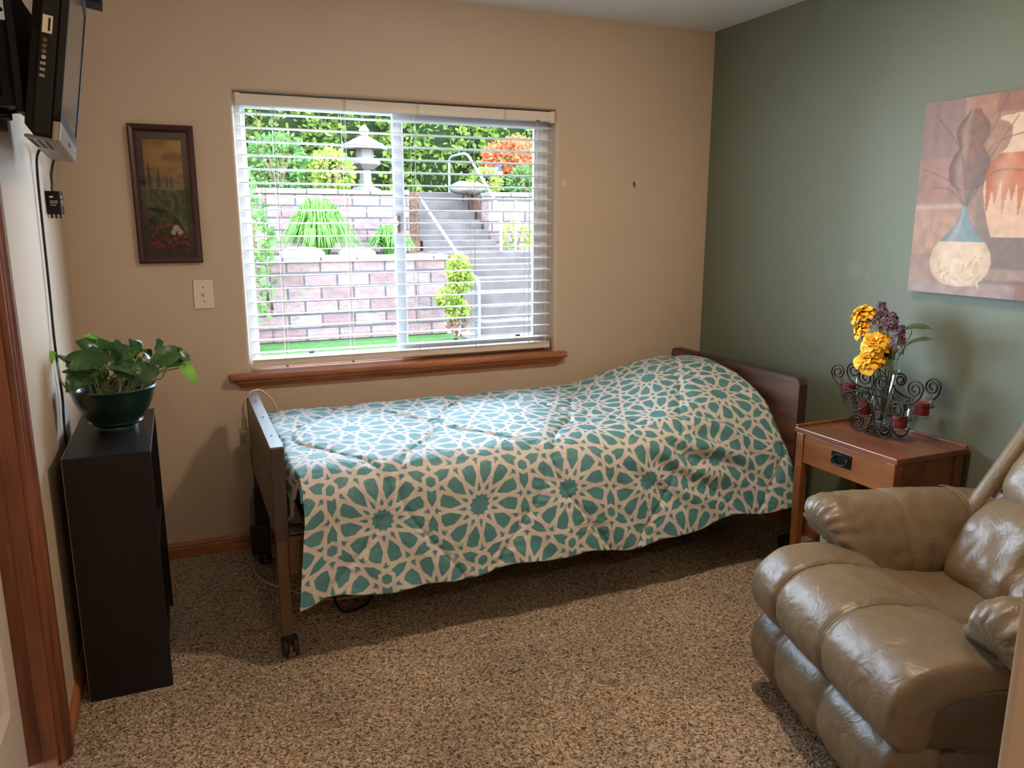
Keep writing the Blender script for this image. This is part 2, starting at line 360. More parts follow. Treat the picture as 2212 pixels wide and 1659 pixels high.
dr.add([(X-.035, DY0, .012), (X-.035, DY1, .012), (X-.035, DY1, DZ), (X-.035, DY0, DZ)], [(0, 1, 2, 3)])
d1 = struct('door_1', dr, M['doorw'], recalc=False)
obj('door_knob', MB().lathe([(.02, 0), (.012, .012), (.012, .03), (.026, .042), (.03, .055), (.022, .068), (.004, .072)], (X, DY0+.07, .95), 20, M=Matrix.Rotation(PI/2, 4, 'Y')), M['brass'], d1, smooth=60)
mb = MB()
for s, y in ((1, DY1), (-1, DY0)):      # jamb and stop mouldings
    mb.box(XL-.12, XL+.004, *sorted((y, y-s*.018)), 0, DZ)
    mb.box(XL-.05, XL-.012, *sorted((y-s*.018, y-s*.03)), 0, DZ-.018)
mb.box(XL-.12, XL+.004, DY0, DY1, DZ-.018, DZ)
struct('trim_2', mb, M['oak_z'], bevel=.003)
mb = MB()
cas = [(0, 0), (.006, 0), (.010, .008), (.017, .016), (.017, .044), (.013, .050), (.013, .058), (0, .06)]
for s, y in ((1, DY1-.006), (-1, DY0+.006)):
    mb.prism([(XL+a, y+s*b, 0) for a, b in cas], (0, 0, DZ+.05))
mb.prism([(XL+a, DY0-.05, DZ-.012+b) for a, b in cas], (0, DY1-DY0+.1, 0))
struct('trim_3', mb, M['oak_z'], bevel=.0015)
# baseboards: one moulded profile
bp = [(0, 0), (.013, 0), (.013, .045), (.010, .052), (.010, .058), (.006, .066), (.004, .072), (0, .072)]
struct('baseboard_back', MB().prism([(XL, -a, b) for a, b in bp], (-XL, 0, 0)), M['oak_x'])
struct('baseboard_right', MB().prism([(-a, YF, b) for a, b in bp], (0, -YF, 0)), M['oak_y'])
mb = MB().prism([(XL+a, DY1+.054, b) for a, b in bp], (0, -DY1-.054, 0)); mb.prism([(XL+a, YB, b) for a, b in bp], (0, DY0-.054-YB, 0))
struct('baseboard_left', mb, M['oak_y'])
struct('baseboard_front', MB().prism([(XJ, YF+a, b) for a, b in bp], (-XJ, 0, 0)), M['oak_x'])
# wooden window stool and apron
mb = MB(); st = [(-.046, .789), (-.050, .793), (-.052, .802), (-.050, .811), (-.044, .816), (.10, .816), (.10, .789)]
mb.prism([(-2.503, y, z) for y, z in st if y < .01]+[(-2.503, 0, .816), (-2.503, 0, .789)], (1.639, 0, 0))
mb.box(WX0, WX1, -.002, .11, .789, .8158)
ap = [(0, .789), (-.034, .789), (-.034, .776), (-.026, .772), (-.022, .762), (-.014, .754), (-.014, .748), (0, .748)]
n = len(ap); A = [(-2.486-y*.6, y, z) for y, z in ap]; B = [(-.884+y*.6, y, z) for y, z in ap]
def end(z): return .034*(z-.748)/.041
A = [(-2.452-end(z)*.9, y, z) for y, z in ap]; B = [(-.908+end(z)*.9, y, z) for y, z in ap]
mb.add(A+B, [tuple(range(n)), tuple(range(2*n-1, n-1, -1))]+[(i, n+i, n+(i+1) % n, (i+1) % n) for i in range(n)])
struct('trim_1', mb, M['oak_x'], smooth=35)
# sliding vinyl window
def ring4(mb, x0, x1, z0, z1, y0, y1, w):
    mb.box(x0, x1, y0, y1, z0, z0+w).box(x0, x1, y0, y1, z1-w, z1).box(x0, x0+w, y0, y1, z0+w, z1-w).box(x1-w, x1, y0, y1, z0+w, z1-w)
mb = MB(); ring4(mb, WX0, WX1, .814, WZ1, .092, .15, .034)
w1 = struct('window_1', mb, M['white'], bevel=.003)
XM = -1.672
mb = MB(); ring4(mb, WX0+.03, XM+.016, .842, WZ1-.03, .122, .142, .022); s1 = obj('window_frame', mb, M['white'], w1, bevel=.003)
obj('pane', MB().add([(WX0+.05, .132, .86), (XM, .132, .86), (XM, .132, 1.96), (WX0+.05, .132, 1.96)], [(0, 1, 2, 3)]), M['glass'], s1)
mb = MB(); ring4(mb, XM-.04, WX1-.032, .842, WZ1-.03, .097, .119, .042); s2 = obj('sash', mb, M['white'], w1, bevel=.003)
obj('pane', MB().add([(XM-.01, .108, .88), (WX1-.07, .108, .88), (WX1-.07, .108, 1.94), (XM-.01, .108, 1.94)], [(0, 1, 2, 3)]), M['glass'], s2)
obj('latch', MB().box(XM-.036, XM-.018, .080, .097, 1.42, 1.50).box(XM-.033, XM-.021, .066, .082, 1.455, 1.475), M['screw'], s2, bevel=.003)
for x, z in ((-1.42, .889), (-1.08, .889)):
    obj('night_latch', MB().box(x-.012, x+.012, .088, .098, z, z+.012), M['rubber'], s2, bevel=.002)
obj('night_latch', MB().box(-2.14, -2.115, .112, .122, .866, .878), M['rubber'], s1, bevel=.002)

# ------------------------------------------------------------------ venetian blind
bl = thing('venetian_blind', (-1.66, .05, .82), 'white horizontal slat blind lowered over the window with open slats', 'blind')
BX0, BX1 = WX0+.012, WX1-.014
obj('headrail', MB().box(BX0, BX1, .022, .075, 1.958, 1.996), M['blind'], bl, bevel=.003)
val = obj('valance', MB().prism([(BX0-.004, .006, 1.947), (BX0-.004, .0, 1.952), (BX0-.004, .0, 2.0-.012), (BX0-.004, .005, 2.0-.006), (BX0-.004, .012, 1.994), (BX0-.004, .012, 1.947)], (BX1-BX0+.008, 0, 0)), M['valance'], bl, smooth=40)
obj('valance_return', MB().box(BX0-.005, BX0+.016, -.003, .03, 1.943, 1.997), M['valance'], val, bevel=.002)
obj('valance_return', MB().box(BX1-.016, BX1+.005, -.003, .03, 1.943, 1.997), M['valance'], val, bevel=.002)
for x in (-1.95, -1.62, -1.19): obj('valance_clip', MB().box(x-.006, x+.006, -.003, .001, 1.944, 1.998), M['clear'], val)
sl = []
for k in range(19):
    z = 1.921-k*.0571; ring = []
    pr = [(-.029+.058*i/6, .0025*(1-((i-3)/3)**2)) for i in range(7)]
    poly = [(BX0, .05+y, z+c+.0014-y*.03) for y, c in pr]+[(BX0, .05+y, z+c-.0014-y*.03) for y, c in pr[::-1]]
    if k == 0:
        first = obj('slat', MB().prism(poly, (BX1-BX0, 0, 0)), M['blind'], bl, smooth=30)
    else:
        c = first.copy(); col.objects.link(c); c.parent = bl; c.location = (0, 0, -k*.0571)
obj('bottom_rail', MB().box(BX0, BX1, .021, .079, .835, .856).box(BX0, BX1, .024, .076, .857, .861).box(BX0, BX1, .024, .076, .8625, .866), M['valance'], bl, bevel=.002)
for x in (-2.25, -1.95, -1.63, -1.34, -1.05):
    mb = MB()
    for y in (.0195, .0805):
        mb.tube([(x, y, 1.955), (x, y, .85)], .0011, 5)
    mb.tube([(x+.012, .05, 1.955), (x+.012, .05, .85)], .0011, 5)
    obj('ladder_cord', mb, M['cordw'], bl)
    obj('cord_plug', MB().lathe([(.006, 0), (.005, -.008), (.002, -.012)], (x, .03, .836), 10), M['tassel'], bl)
    obj('cord_loop', MB().tube(crom([(x, .02, .87), (x+.02, .008, .885), (x+.045, .006, .872), (x+.03, .012, .86), (x+.008, .018, .862)], 6), .0012, 5), M['cordw'], bl)
for x, z in ((-2.318, 1.165), (-2.303, 1.125)):
    c = obj('lift_cord', MB().tube([(x, .012, 1.95), (x+.002, .010, 1.5), (x, .010, z)], .0012, 5), M['cordw'], bl)
    obj('tassel', MB().lathe([(.002, .035), (.005, .03), (.0065, .015), (.010, .004), (.008, -.002), (.003, -.004)], (x, .010, z-.033), 14), M['tassel'], c, smooth=60)
t = obj('tilt_cord', MB().tube(crom([(-1.015, .006, 1.95), (-1.017, .005, 1.7), (-1.013, .006, 1.5), (-1.016, .006, 1.47)], 6), .0022, 6), M['cordw'], bl)
obj('tilt_hook', MB().box(-1.026, -1.006, -.002, .01, 1.944, 1.953), M['brass'], t, bevel=.002)

# ------------------------------------------------------------------ outdoors
GZ = .1
G = {'grass': mat('lawn_green', (48, 71, 26), .9, spec=.1, c2=(35, 57, 19), vscale=12, bump=1, bscale=90, bdist=.03),
     'conc': mat('concrete', (56, 49, 46), .9, spec=.1, var=.22, vscale=5, bump=.3, bscale=40),
     'block': blocks_mat('retaining_block', (64, 38, 32), (80, 58, 51), mortar=(26, 20, 17)),
     'bark': mat('bark_mulch', (64, 44, 34), 1., spec=.1, var=.4, vscale=16, bump=1, bscale=30, bdist=.04),
     'rail': mat('galvanised_rail', (80, 85, 89), .4, spec=.3),
     'stone': mat('pale_stone', (77, 71, 66), .9, spec=.1, var=.12, vscale=14, bump=.4, bscale=50),
     'hedge': leaf_mat('hedge_leaf', (89, 104, 36), (36, 53, 20), .7, .3, 4),
     'lime': leaf_mat('lime_leaf', (111, 119, 45), (71, 92, 32), .7, .35, 6),
     'mid': leaf_mat('garden_leaf', (74, 99, 45), (38, 61, 28), .7, .3, 6),
     'maple': leaf_mat('maple_leaf', (160, 84, 45), (119, 51, 34), .7, .4, 6),
     'blade': leaf_mat('grass_blade', (79, 111, 41), (49, 89, 32), .7, .35, 10),
     'twig': mat('twig_bark', (74, 56, 41), .9, spec=.1),
     'sign': mat('sign_blue', (32, 38, 60), .6, spec=.1), 'signw': mat('sign_white', (160, 160, 160), .6, spec=.1)}
for k_ in ('hedge', 'lime', 'mid', 'maple', 'blade'): G[k_].node_tree.nodes['Principled BSDF'].inputs['Specular IOR Level'].default_value = .08
struct('ground_lawn', MB().box(-6, .45, .3, 5.7, -.05, GZ), G['grass'])
struct('ground_path', MB().box(.45, 7, .3, 5.4, -.05, GZ+.01), G['conc'])
def rnd_dir(): 
    z = random.uniform(-1, 1); a = random.uniform(0, 2*PI); r = math.sqrt(1-z*z); return Vector((r*math.cos(a), r*math.sin(a), z))
def leaves(mb, c, rad, n, size, shell=.55, droop=0.):
    c = Vector(c)
    for _ in range(n):
        d = rnd_dir(); k = random.uniform(shell, 1.)**.6; p = c+Vector((d.x*rad[0], d.y*rad[1], d.z*rad[2]))*k
        p = p+Vector([noise.noise(p*2.3+Vector((9, 0, 0)))*rad[0]*.22, 0, noise.noise(p*2.1)*rad[2]*.22])
        t = (d+rnd_dir()*.9+Vector((0, 0, -droop))).normalized(); s = t.cross(rnd_dir()).normalized(); l = size*random.uniform(.6, 1.3)
        mb.add([p, p+t*l*.5+s*l*.28, p+t*l, p+t*l*.5-s*l*.28], [(0, 1, 2, 3)])
    return mb
def blob(name, c, rad, n, size, m, label, cat, group=None, stem=None, shell=.55):
    mb = leaves(MB(), c, rad, n, size, shell)
    base = (c[0], c[1], c[2]-rad[2] if stem is None else stem)
    t = thing(name, base, label, cat, group)
    obj('foliage', mb, m, t, recalc=False)
    s = MB()
    for k in range(4):
        a = k*PI/2+.4; s.tube(crom([(c[0]+.04*math.cos(a), c[1]+.04*math.sin(a), base[2]), (c[0]+rad[0]*.2*math.cos(a), c[1]+rad[1]*.2*math.sin(a), (base[2]+c[2])/2), (c[0]+rad[0]*.5*math.cos(a), c[1]+rad[1]*.5*math.sin(a), c[2]+rad[2]*.3)], 4), .018, 5)
    obj('branch', s, G['twig'], t)
    return t
# terraces
def bumpy_wall(name, x0, x1, y, z0, z1, th, label):
    mb = MB().box(x0, x1, y, y+th, z0, z1)
    t = thing(name, ((x0+x1)/2, y+th/2, z0), label, 'wall')
    obj('block_face', mb, G['block'], t, bevel=.02); cap = MB(); x = x0
    while x < x1-.05:
        w = min(random.uniform(.34, .48), x1-x); cap.box(x+.004, x+w-.004, y-.03, y+th+.05, z1, z1+.06+random.uniform(0, .015)); x += w
    obj('cap_course', cap, G['stone'], t, bevel=.012); return t
bumpy_wall('retaining_wall', -4.6, .40, 5.65, GZ, 1.02, .3, 'lower reddish block retaining wall behind the lawn')
struct('ground_terrace', MB().box(-5, .62, 5.9, 7.5, GZ, 1.05), G['bark'])
bumpy_wall('retaining_wall', -5, .40, 7.3, 1.05, 1.84, .3, 'upper reddish block retaining wall behind the tall grass clump')
struct('ground_bank', MB().box(-7, .62, 7.55, 13, 1.0, 1.9).box(1.85, 9, 8.3, 13, 1.0, 1.9).box(.6, 1.9, 9.1, 13, 1.0, 1.95), G['bark'])
bumpy_wall('retaining_wall', 1.86, 5, 7.95, 1.0, 1.86, .35, 'reddish block wall to the right of the upper steps')
stp = thing('garden_stairs', (1.4, 5.3, GZ), 'pale concrete garden steps climbing the bank in two flights', 'stairs')
for k in range(6):
    obj('step', MB().box(.72, 3.4, 5.35+k*.33, 7.9, GZ+k*.158-.02, GZ+(k+1)*.158), G['conc'], stp, bevel=.012)
obj('landing', MB().box(.62, 3.4, 7.2, 7.9, .9, 1.06), G['conc'], stp, bevel=.012)
for k in range(6):
    obj('step', MB().box(.66, 1.82, 7.55+k*.3, 9.6, 1.04+k*.15, 1.06+(k+1)*.15), G['conc'], stp, bevel=.012)
def rail(name, pts, posts, label):
    t = thing(name, (pts[0][0], pts[0][1], posts[0][2]), label, 'handrail', 'handrails of the garden steps')
    obj('top_rail', MB().tube(crom(pts, 5), .022, 10), G['rail'], t, smooth=60)
    for x, y, z0, z1 in posts: obj('post', MB().tube([(x, y, z0), (x, y, z1)], .02, 10), G['rail'], t, smooth=60)
rail('handrail', [(.66, 5.26, GZ), (.66, 5.26, .5), (.66, 5.27, .72), (.66, 5.36, .81), (.66, 5.56, .87), (.66, 6.74, 1.40), (.66, 7.55, 1.77), (.66, 7.72, 1.815), (.66, 7.86, 1.79)], [(.66, 7.8, 1.06, 1.8)], 'pale metal handrail bending down to the foot of the lower steps')
rail('handrail', [(1.66, 6.98, 1.06), (1.66, 6.98, 1.5), (1.66, 7.0, 1.64), (1.66, 7.16, 1.76), (1.66, 8.2, 2.42), (1.66, 8.42, 2.52), (1.66, 8.7, 2.54), (1.66, 9.15, 2.53), (1.66, 9.25, 2.46)], [(1.66, 9.26, 1.95, 2.48), (1.9, 7.0, 1.06, 1.8)], 'pale metal handrail beside the upper steps')
# planting
hx = [(-3.6, 10.2), (-2.3, 10.5), (-1.0, 10.3), (.4, 10.6), (1.8, 10.4), (3.2, 10.7), (4.6, 10.5), (6.0, 10.6)]
mb = MB()
for x, y in hx: leaves(mb, (x, y, 3.1), (1.05, .8, 1.5), 3600, .13, .75)
for x, y in hx: leaves(mb, (x+.6, y+.9, 4.1), (1.2, .7, 1.5), 1500, .17, .7)
h = thing('hedge', (1.2, 10.5, 1.9), 'tall dark green hedge along the top of the bank', 'hedge')
ho = obj('foliage', mb, G['hedge'], h, recalc=False)
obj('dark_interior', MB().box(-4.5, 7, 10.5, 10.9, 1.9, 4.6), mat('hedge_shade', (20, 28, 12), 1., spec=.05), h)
blob('shrub', (-2.3, 8.5, 2.55), (.58, .45, .7), 1500, .10, G['lime'], 'yellow-green shrub at the far left of the upper terrace', 'shrub', stem=1.9)
blob('shrub', (-1.2, 8.7, 2.32), (.46, .4, .45), 1100, .09, G['mid'], 'mid green shrub left of the stone lantern', 'shrub', stem=1.9)
blob('shrub', (-.42, 8.55, 2.22), (.3, .3, .34), 800, .08, G['lime'], 'low yellowish shrub at the foot of the stone lantern', 'shrub', stem=1.9)
blob('shrub', (-2.02, 5.2, 1.2), (.30, .3, .85), 900, .09, G['mid'], 'leafy green shrub at the left edge of the window view', 'shrub', stem=GZ)
blob('shrub', (2.12, 8.72, 2.12), (.26, .24, .22), 420, .08, G['lime'], 'bright green shrub under the red maple', 'shrub', stem=1.9)
blob('shrub', (2.85, 8.65, 2.12), (.36, .3, .24), 560, .09, G['mid'], 'dark green shrub right of the upper handrail', 'shrub', stem=1.9)
blob('shrub', (2.15, 7.55, 1.25), (.22, .2, .22), 260, .07, G['lime'], 'small green plant against the right block wall', 'shrub', stem=1.06)
blob('japanese_maple', (2.78, 9.2, 2.56), (.55, .38, .32), 1500, .09, G['maple'], 'orange-red japanese maple at the top right of the bank', 'tree', stem=1.9, shell=.4)
def clump(x, y, z, n, h, spread, label):
    mb = MB()
    for _ in range(n):
        a = random.uniform(0, 2*PI); r = random.random()**.75; hh = h*(1-.55*r*r)*random.uniform(.75, 1.05); d = Vector((math.cos(a), math.sin(a), 0)); s = Vector((-d.y, d.x, 0))*.011
        b = Vector((x, y, z))+d*random.uniform(0, .10); w = spread*r
        p = [b, b+d*w*.35+Vector((0, 0, hh*.62)), b+d*w*.85+Vector((0, 0, hh*.92)), b+d*w*1.35+Vector((0, 0, hh*(.95-.75*r)))]
        mb.add([p[0]-s, p[0]+s, p[1]-s, p[1]+s, p[2]-s*.8, p[2]+s*.8, p[3]], [(0, 1, 3, 2), (2, 3, 5, 4), (4, 5, 6)])
    o = obj('ornamental_grass', mb, G['blade'], recalc=False); return tag(o, label, 'plant', 'ornamental grass clumps')
clump(-.98, 6.62, 1.05, 1100, .78, .40, 'large arching grass clump on the lower terrace')
clump(.0, 6.85, 1.05, 420, .42, .25, 'small grass clump beside the window post on the lower terrace')
# clipped conifer in tiers
t = thing('conifer', (.32, 5.1, GZ), 'small tiered conifer standing on the lawn by the steps', 'tree')
mb = MB(); leaves(mb, (.34, 5.1, .93), (.13, .13, .16), 900, .05, .3); leaves(mb, (.38, 5.1, .78), (.14, .14, .12), 700, .05, .3); leaves(mb, (.22, 5.1, .60), (.15, .14, .1), 700, .05, .3); leaves(mb, (.34, 5.1, .46), (.15, .14, .1), 500, .05, .3)
obj('foliage', mb, G['lime'], t, recalc=False)
mb = MB(); leaves(mb, (.33, 5.1, .30), (.12, .12, .13), 260, .05, .3); obj('dry_foliage', mb, G['twig'], t, recalc=False)
obj('trunk', MB().tube(crom([(.32, 5.1, GZ), (.30, 5.1, .4), (.33, 5.1, .7), (.34, 5.1, 1.0)], 5), .018, 7), G['twig'], t)
# stone lantern
t = thing('stone_lantern', (.15, 8.9, 1.9), 'pale stone garden lantern in front of the hedge', 'lantern')
LX, LY = .17, 8.95
def lt(n, prof, seg=6): return obj(n, MB().lathe(prof, (LX, LY, 0), seg), G['stone'], t, bevel=.01)
lt('base', [(.26, 1.9), (.24, 1.98), (.14, 2.02)]); lt('post', [(.10, 2.02), (.09, 2.28)]); lt('table', [(.12, 2.28), (.24, 2.36), (.24, 2.42), (.12, 2.44)])
lt('light_box', [(.14, 2.44), (.14, 2.6)]); lt('roof', [(.36, 2.58), (.38, 2.63), (.24, 2.70), (.12, 2.76), (.07, 2.78)]); lt('finial', [(.05, 2.78), (.085, 2.84), (.07, 2.9), (.02, 2.95)], 10)
for x, y, z, s, lb in ((-1.26, 6.2, 1.05, .17, 'flat pale rock on the lower wall below the grass clump'), (-.6, 6.2, 1.05, .15, 'rounded pale rock beside the flat one on the lower wall'), (1.75, 8.6, 1.96, .2, 'pale rock at the head of the steps')):
    mb = MB(); bm = bmesh.new(); bmesh.ops.create_icosphere(bm, subdivisions=3, radius=1)
    mb.add([(x+p.co.x*s*1.6, y+p.co.y*s, z+s*.25+p.co.z*s*.55*(1+.3*noise.noise(p.co*1.7+Vector((x, 0, 0))))) for p in bm.verts], [tuple(v.index for v in f.verts) for f in bm.faces]); bm.free()
    tag(obj('garden_rock', mb, G['stone'], smooth=180), lb, 'rock', 'garden rocks')
# little hanging sign
t = thing('garden_sign', (2.45, 9.0, 1.9), 'small dark blue sign with white lettering beside the red maple', 'sign')
Rm = Matrix.Translation((2.28, 8.85, 2.30)) @ Matrix.Rotation(math.radians(-14), 4, 'Y')
obj('board', MB().box(-.17, .17, -.012, .012, -.07, .07, Rm), G['sign'], t, bevel=.01)
mb = MB()
for i in range(7): mb.box(-.125+i*.034, -.125+i*.034+.022, -.016, -.0125, .004, .045, Rm)
for i in range(9): mb.box(-.13+i*.03, -.13+i*.03+.014, -.016, -.0125, -.045, -.02, Rm)
obj('lettering', mb, G['signw'], t)
obj('sign_post', MB().box(2.40, 2.43, 8.87, 8.9, 1.9, 2.3), G['twig'], t)
# hedge seen through the hall window (it shows as a reflection in the picture glass)
mb = MB()
for x in (-4.2, -3.3, -2.4, -1.5, -.6): leaves(mb, (x, -7.6, 1.7), (.9, .5, 1.8), 1500, .16, .7)
mb.box(-5.2, .4, -8.3, -8.1, -.02, 3.6)  # slab added behind the leaves to block the bright sky
tag(obj('far_hedge', mb, G['hedge'], recalc=False), 'leafy hedge outside the entry window', 'hedge', kind='stuff')
struct('ground_entry', MB().box(-8, 3, -12, YB-.2, -.1, -.02), G['grass'])
# ------------------------------------------------------------------ bookcase
b0x, b1x, b0y, b1y, bh = -3.034, -2.796, -1.052, -.452, .791
t = thing('bookcase', ((b0x+b1x)/2, (b0y+b1y)/2, 0), 'low black-brown open bookcase against the left wall under the plant', 'bookcase')
obj('top_board', MB().box(b0x, b1x, b0y, b1y, bh-.02, bh), M['black'], t, bevel=.001)
for y in (b0y, b1y-.02): obj('side_panel', MB().box(b0x, b1x, y, y+.02, 0, bh-.0202), M['black'], t, bevel=.001)
for z in (.06, .41): obj('shelf', MB().box(b0x+.006, b1x-.008, b0y+.02, b1y-.02, z, z+.018), M['black'], t, bevel=.001)
obj('back_panel', MB().box(b0x+.001, b0x+.005, b0y+.02, b1y-.02, .02, bh-.02), M['black'], t)
obj('plinth', MB().box(b1x-.03, b1x-.012, b0y+.02, b1y-.02, 0, .06), M['black'], t)
mb = MB().box(b0x-.0004, b0x+.0012, b0y-.0006, b0y+.002, .0, bh+.0004).box(b0x-.0004, b0x+.0016, b0y, b1y, bh-.001, bh+.0006).box(b1x-.001, b1x+.0006, b0y, b1y, bh-.0015, bh+.0006)
obj('edge_band', mb, M['blackedge'], t)
# ------------------------------------------------------------------ pothos
PC = Vector((-2.903, -.735, bh))
t = thing('potted_plant', PC, 'trailing pothos in a dark green bowl pot on top of the black bookcase', 'plant')
prof = [(.050, .0), (.062, .0), (.066, .012), (.064, .018), (.078, .028), (.083, .032), (.078, .036), (.088, .048), (.106, .075), (.118, .105), (.124, .132), (.129, .14), (.132, .145), (.128, .150), (.121, .148), (.116, .135), (.110, .115), (.02, .112)]
obj('pot', MB().lathe(prof, PC, 48), M['pot'], t, smooth=60)
mb = MB(); rs = []
for r in (.114, .09, .06, .03): rs.append([PC+Vector((r*math.cos(a), r*math.sin(a), .124+.012*noise.noise(Vector((r*40*math.cos(a), r*40*math.sin(a), 1))))) for a in [k*PI/16 for k in range(32)]])
obj('soil', mb.loft(rs), M['soil'], t, smooth=180)
LEAVES=[
(-3.005, -0.794, 1.035, -2.888, 1.044, 0.063),(-2.954, -0.649, 1.054, -3.005, 1.085, 0.057),(-2.924, -0.699, 1.065, -2.978, 1.1, 0.028),(-2.902, -0.749, 1.058, -2.93, 1.104, 0.044),(-2.939, -0.699, 1.099, -2.977, 1.11, 0.02),(-2.894, -0.749, 1.038, -2.835, 1.076, 0.053),(-2.876, -0.649, 1.057, -2.908, 1.079, 0.032),(-2.82, -0.699, 1.045, -2.843, 1.09, 0.042),(-2.809, -0.649, 1.029, -2.83, 1.082, 0.054),(-2.756, -0.649, 1.041, -2.758, 1.081, 0.043),(-2.704, -0.794, 1.046, -2.789, 1.015, 0.06),(-2.699, -0.749, 1.045, -2.656, 1.002, 0.036),(-2.686, -0.749, 1.003, -2.644, 0.926, 0.039),(-2.692, -0.749, 1.016, -2.74, 0.996, 0.036),(-2.732, -0.699, 1.047, -2.702, 1.032, 0.02),(-2.791, -0.794, 1.008, -2.815, 0.955, 0.079),(-2.831, -0.794, 1.003, -2.91, 1.017, 0.036),(-2.983, -0.794, 0.987, -3.03, 0.947, 0.06),(-2.993, -0.794, 1.015, -2.94, 0.962, 0.036),(-2.932, -0.749, 0.995, -2.937, 0.953, 0.045),(-2.932, -0.794, 1.028, -2.916, 0.994, 0.025),(-3.084, -0.699, 1.033, -3.056, 1.062, 0.048),(-3.019, -0.749, 1.029, -3.058, 1.06, 0.02),(-2.862, -0.699, 0.981, -2.887, 0.946, 0.034),(-2.845, -0.699, 1.019, -2.824, 1.049, 0.034),(-2.822, -0.699, 0.994, -2.877, 1.018, 0.045),(-2.754, -0.699, 0.999, -2.742, 0.977, 0.023),(-2.836, -0.699, 1.018, -2.806, 0.998, 0.031),(-2.905, -0.649, 0.991, -2.878, 0.968, 0.043),(-2.787, -0.649, 1.017, -2.808, 1.045, 0.034),(-2.967, -0.699, 1.014, -2.983, 0.985, 0.031),(-2.86, -0.649, 1.03, -2.828, 1.007, 0.046),(-2.919, -0.649, 1.013, -2.932, 1.047, 0.043),]
def heart(mb, b, tp, w, nrm, fold=.25, curl=.25):
    b = Vector(b); tp = Vector(tp); ax = (tp-b); L = ax.length; ax = ax/L
    s = ax.cross(nrm).normalized(); n = s.cross(ax).normalized()
    prof = [(-.10, .0), (-.16, .30), (-.10, .62), (.05, .88), (.22, 1.), (.42, .94), (.62, .72), (.80, .42), (.92, .17), (1.0, .0)]
    rows = []
    for u, h in prof:
        c = b+ax*L*max(u, 0 if h == 0 and u < 0 else u)+n*(L*curl*(.25-(u-.4)**2))
        row = []
        for k in (-1, -.5, 0, .5, 1):
            row.append(c+s*(w*.5*h*k)+n*(abs(k)*h*w*fold*.5)+n*(.05*w*math.sin(u*9+k*4)))
        rows.append(row)
    rows[0] = [b]*5
    vs = [p for r in rows for p in r]; fs = []
    for i in range(len(rows)-1):
        for k in range(4): fs.append((i*5+k, i*5+k+1, i*5+k+6, i*5+k+5))
    mb.add(vs, fs)
old, stems = MB(), MB(); old.mi = []
cam_dir = Vector((.1, -.85, .45))
for i, (bx_, by_, bz_, tx_, tz_, w) in enumerate(LEAVES):
    b = Vector((bx_, by_, bz_)); tp = Vector((tx_, by_-.02+random.uniform(-.02, .02), tz_))
    n = (cam_dir+Vector((random.uniform(-.4, .4), random.uniform(-.3, .3), random.uniform(-.1, .7)))).normalized()
    nf = len(old.f)
    heart(old, b, tp, w*1.12, n, fold=random.uniform(.1, .4), curl=random.uniform(-.15, .35))
    old.mi += [1 if i in (4, 12, 14, 21, 23, 24, 26) else 0]*(len(old.f)-nf)
    a = random.uniform(0, 2*PI); r = random.uniform(.02, .085); root = PC+Vector((r*math.cos(a)+.25*(bx_-PC.x), r*math.sin(a)*.8, .12))
    d = Vector((root.x-PC.x, root.y-PC.y, 0))
    if d.length > .1: root -= d*(1-.1/d.length)
    if i not in (21,): stems.tube(crom([root, root+(b-root)*.4+Vector((0, 0, .02)), b+Vector((0, 0, -.012)), b], 5), .0026, 6)
for _ in range(15):
    a = random.uniform(0, 2*PI); r = random.uniform(.02, .09); b = PC+Vector((r*math.cos(a), r*math.sin(a), random.uniform(.19, .27))); d = Vector((math.cos(a), math.sin(a)*.5, random.uniform(-.5, .3))).normalized()
    heart(old, b, b+d*random.uniform(.05, .08), random.uniform(.04, .06), Vector((random.uniform(-.4, .4), -.6, .8)), .3, .2)
    root = PC+Vector((r*.7*math.cos(a), r*.7*math.sin(a), .12)); stems.tube(crom([root, (root+b)/2+Vector((0, 0, .01)), b], 5), .002, 6)
stems.tube(crom([(-2.955, -.77, .915), (-2.986, -.775, .925), (-3.023, -.77, .938), (-3.045, -.755, .965), (-3.056, -.73, 1.0), (-3.056, -.70, 1.033)], 6), .003, 7)
stems.tube(crom([(-2.845, -.77, .915), (-2.829, -.775, .922), (-2.804, -.77, .926), (-2.79, -.76, .935)], 6), .003, 7)
stems.tube(crom([(-2.80, -.73, .915), (-2.776, -.75, .952), (-2.753, -.75, .958), (-2.731, -.74, 1.0), (-2.70, -.749, 1.04)], 6), .003, 7)
stems.tube(crom([(-2.97, -.75, .915), (-2.90, -.80, .922), (-2.85, -.79, .92)], 6), .003, 7)
old.mi += [0]*(len(old.f)-len(old.mi))
obj('foliage', old, [M['pothos'], M['pothos2']], t, smooth=180, recalc=False)
obj('stems', stems, M['stem'], t, smooth=180)
# ------------------------------------------------------------------ television
t = thing('television', (-2.92, -1.17, 1.6), 'flat television mounted high on the left wall, screen tilted down', 'television')
tw, thh = .69, .44
Mt = Matrix.Translation((-2.90, -1.512, 1.643)) @ Matrix.Rotation(math.radians(3.1), 4, 'Z') @ Matrix.Rotation(math.radians(9.6), 4, 'Y')
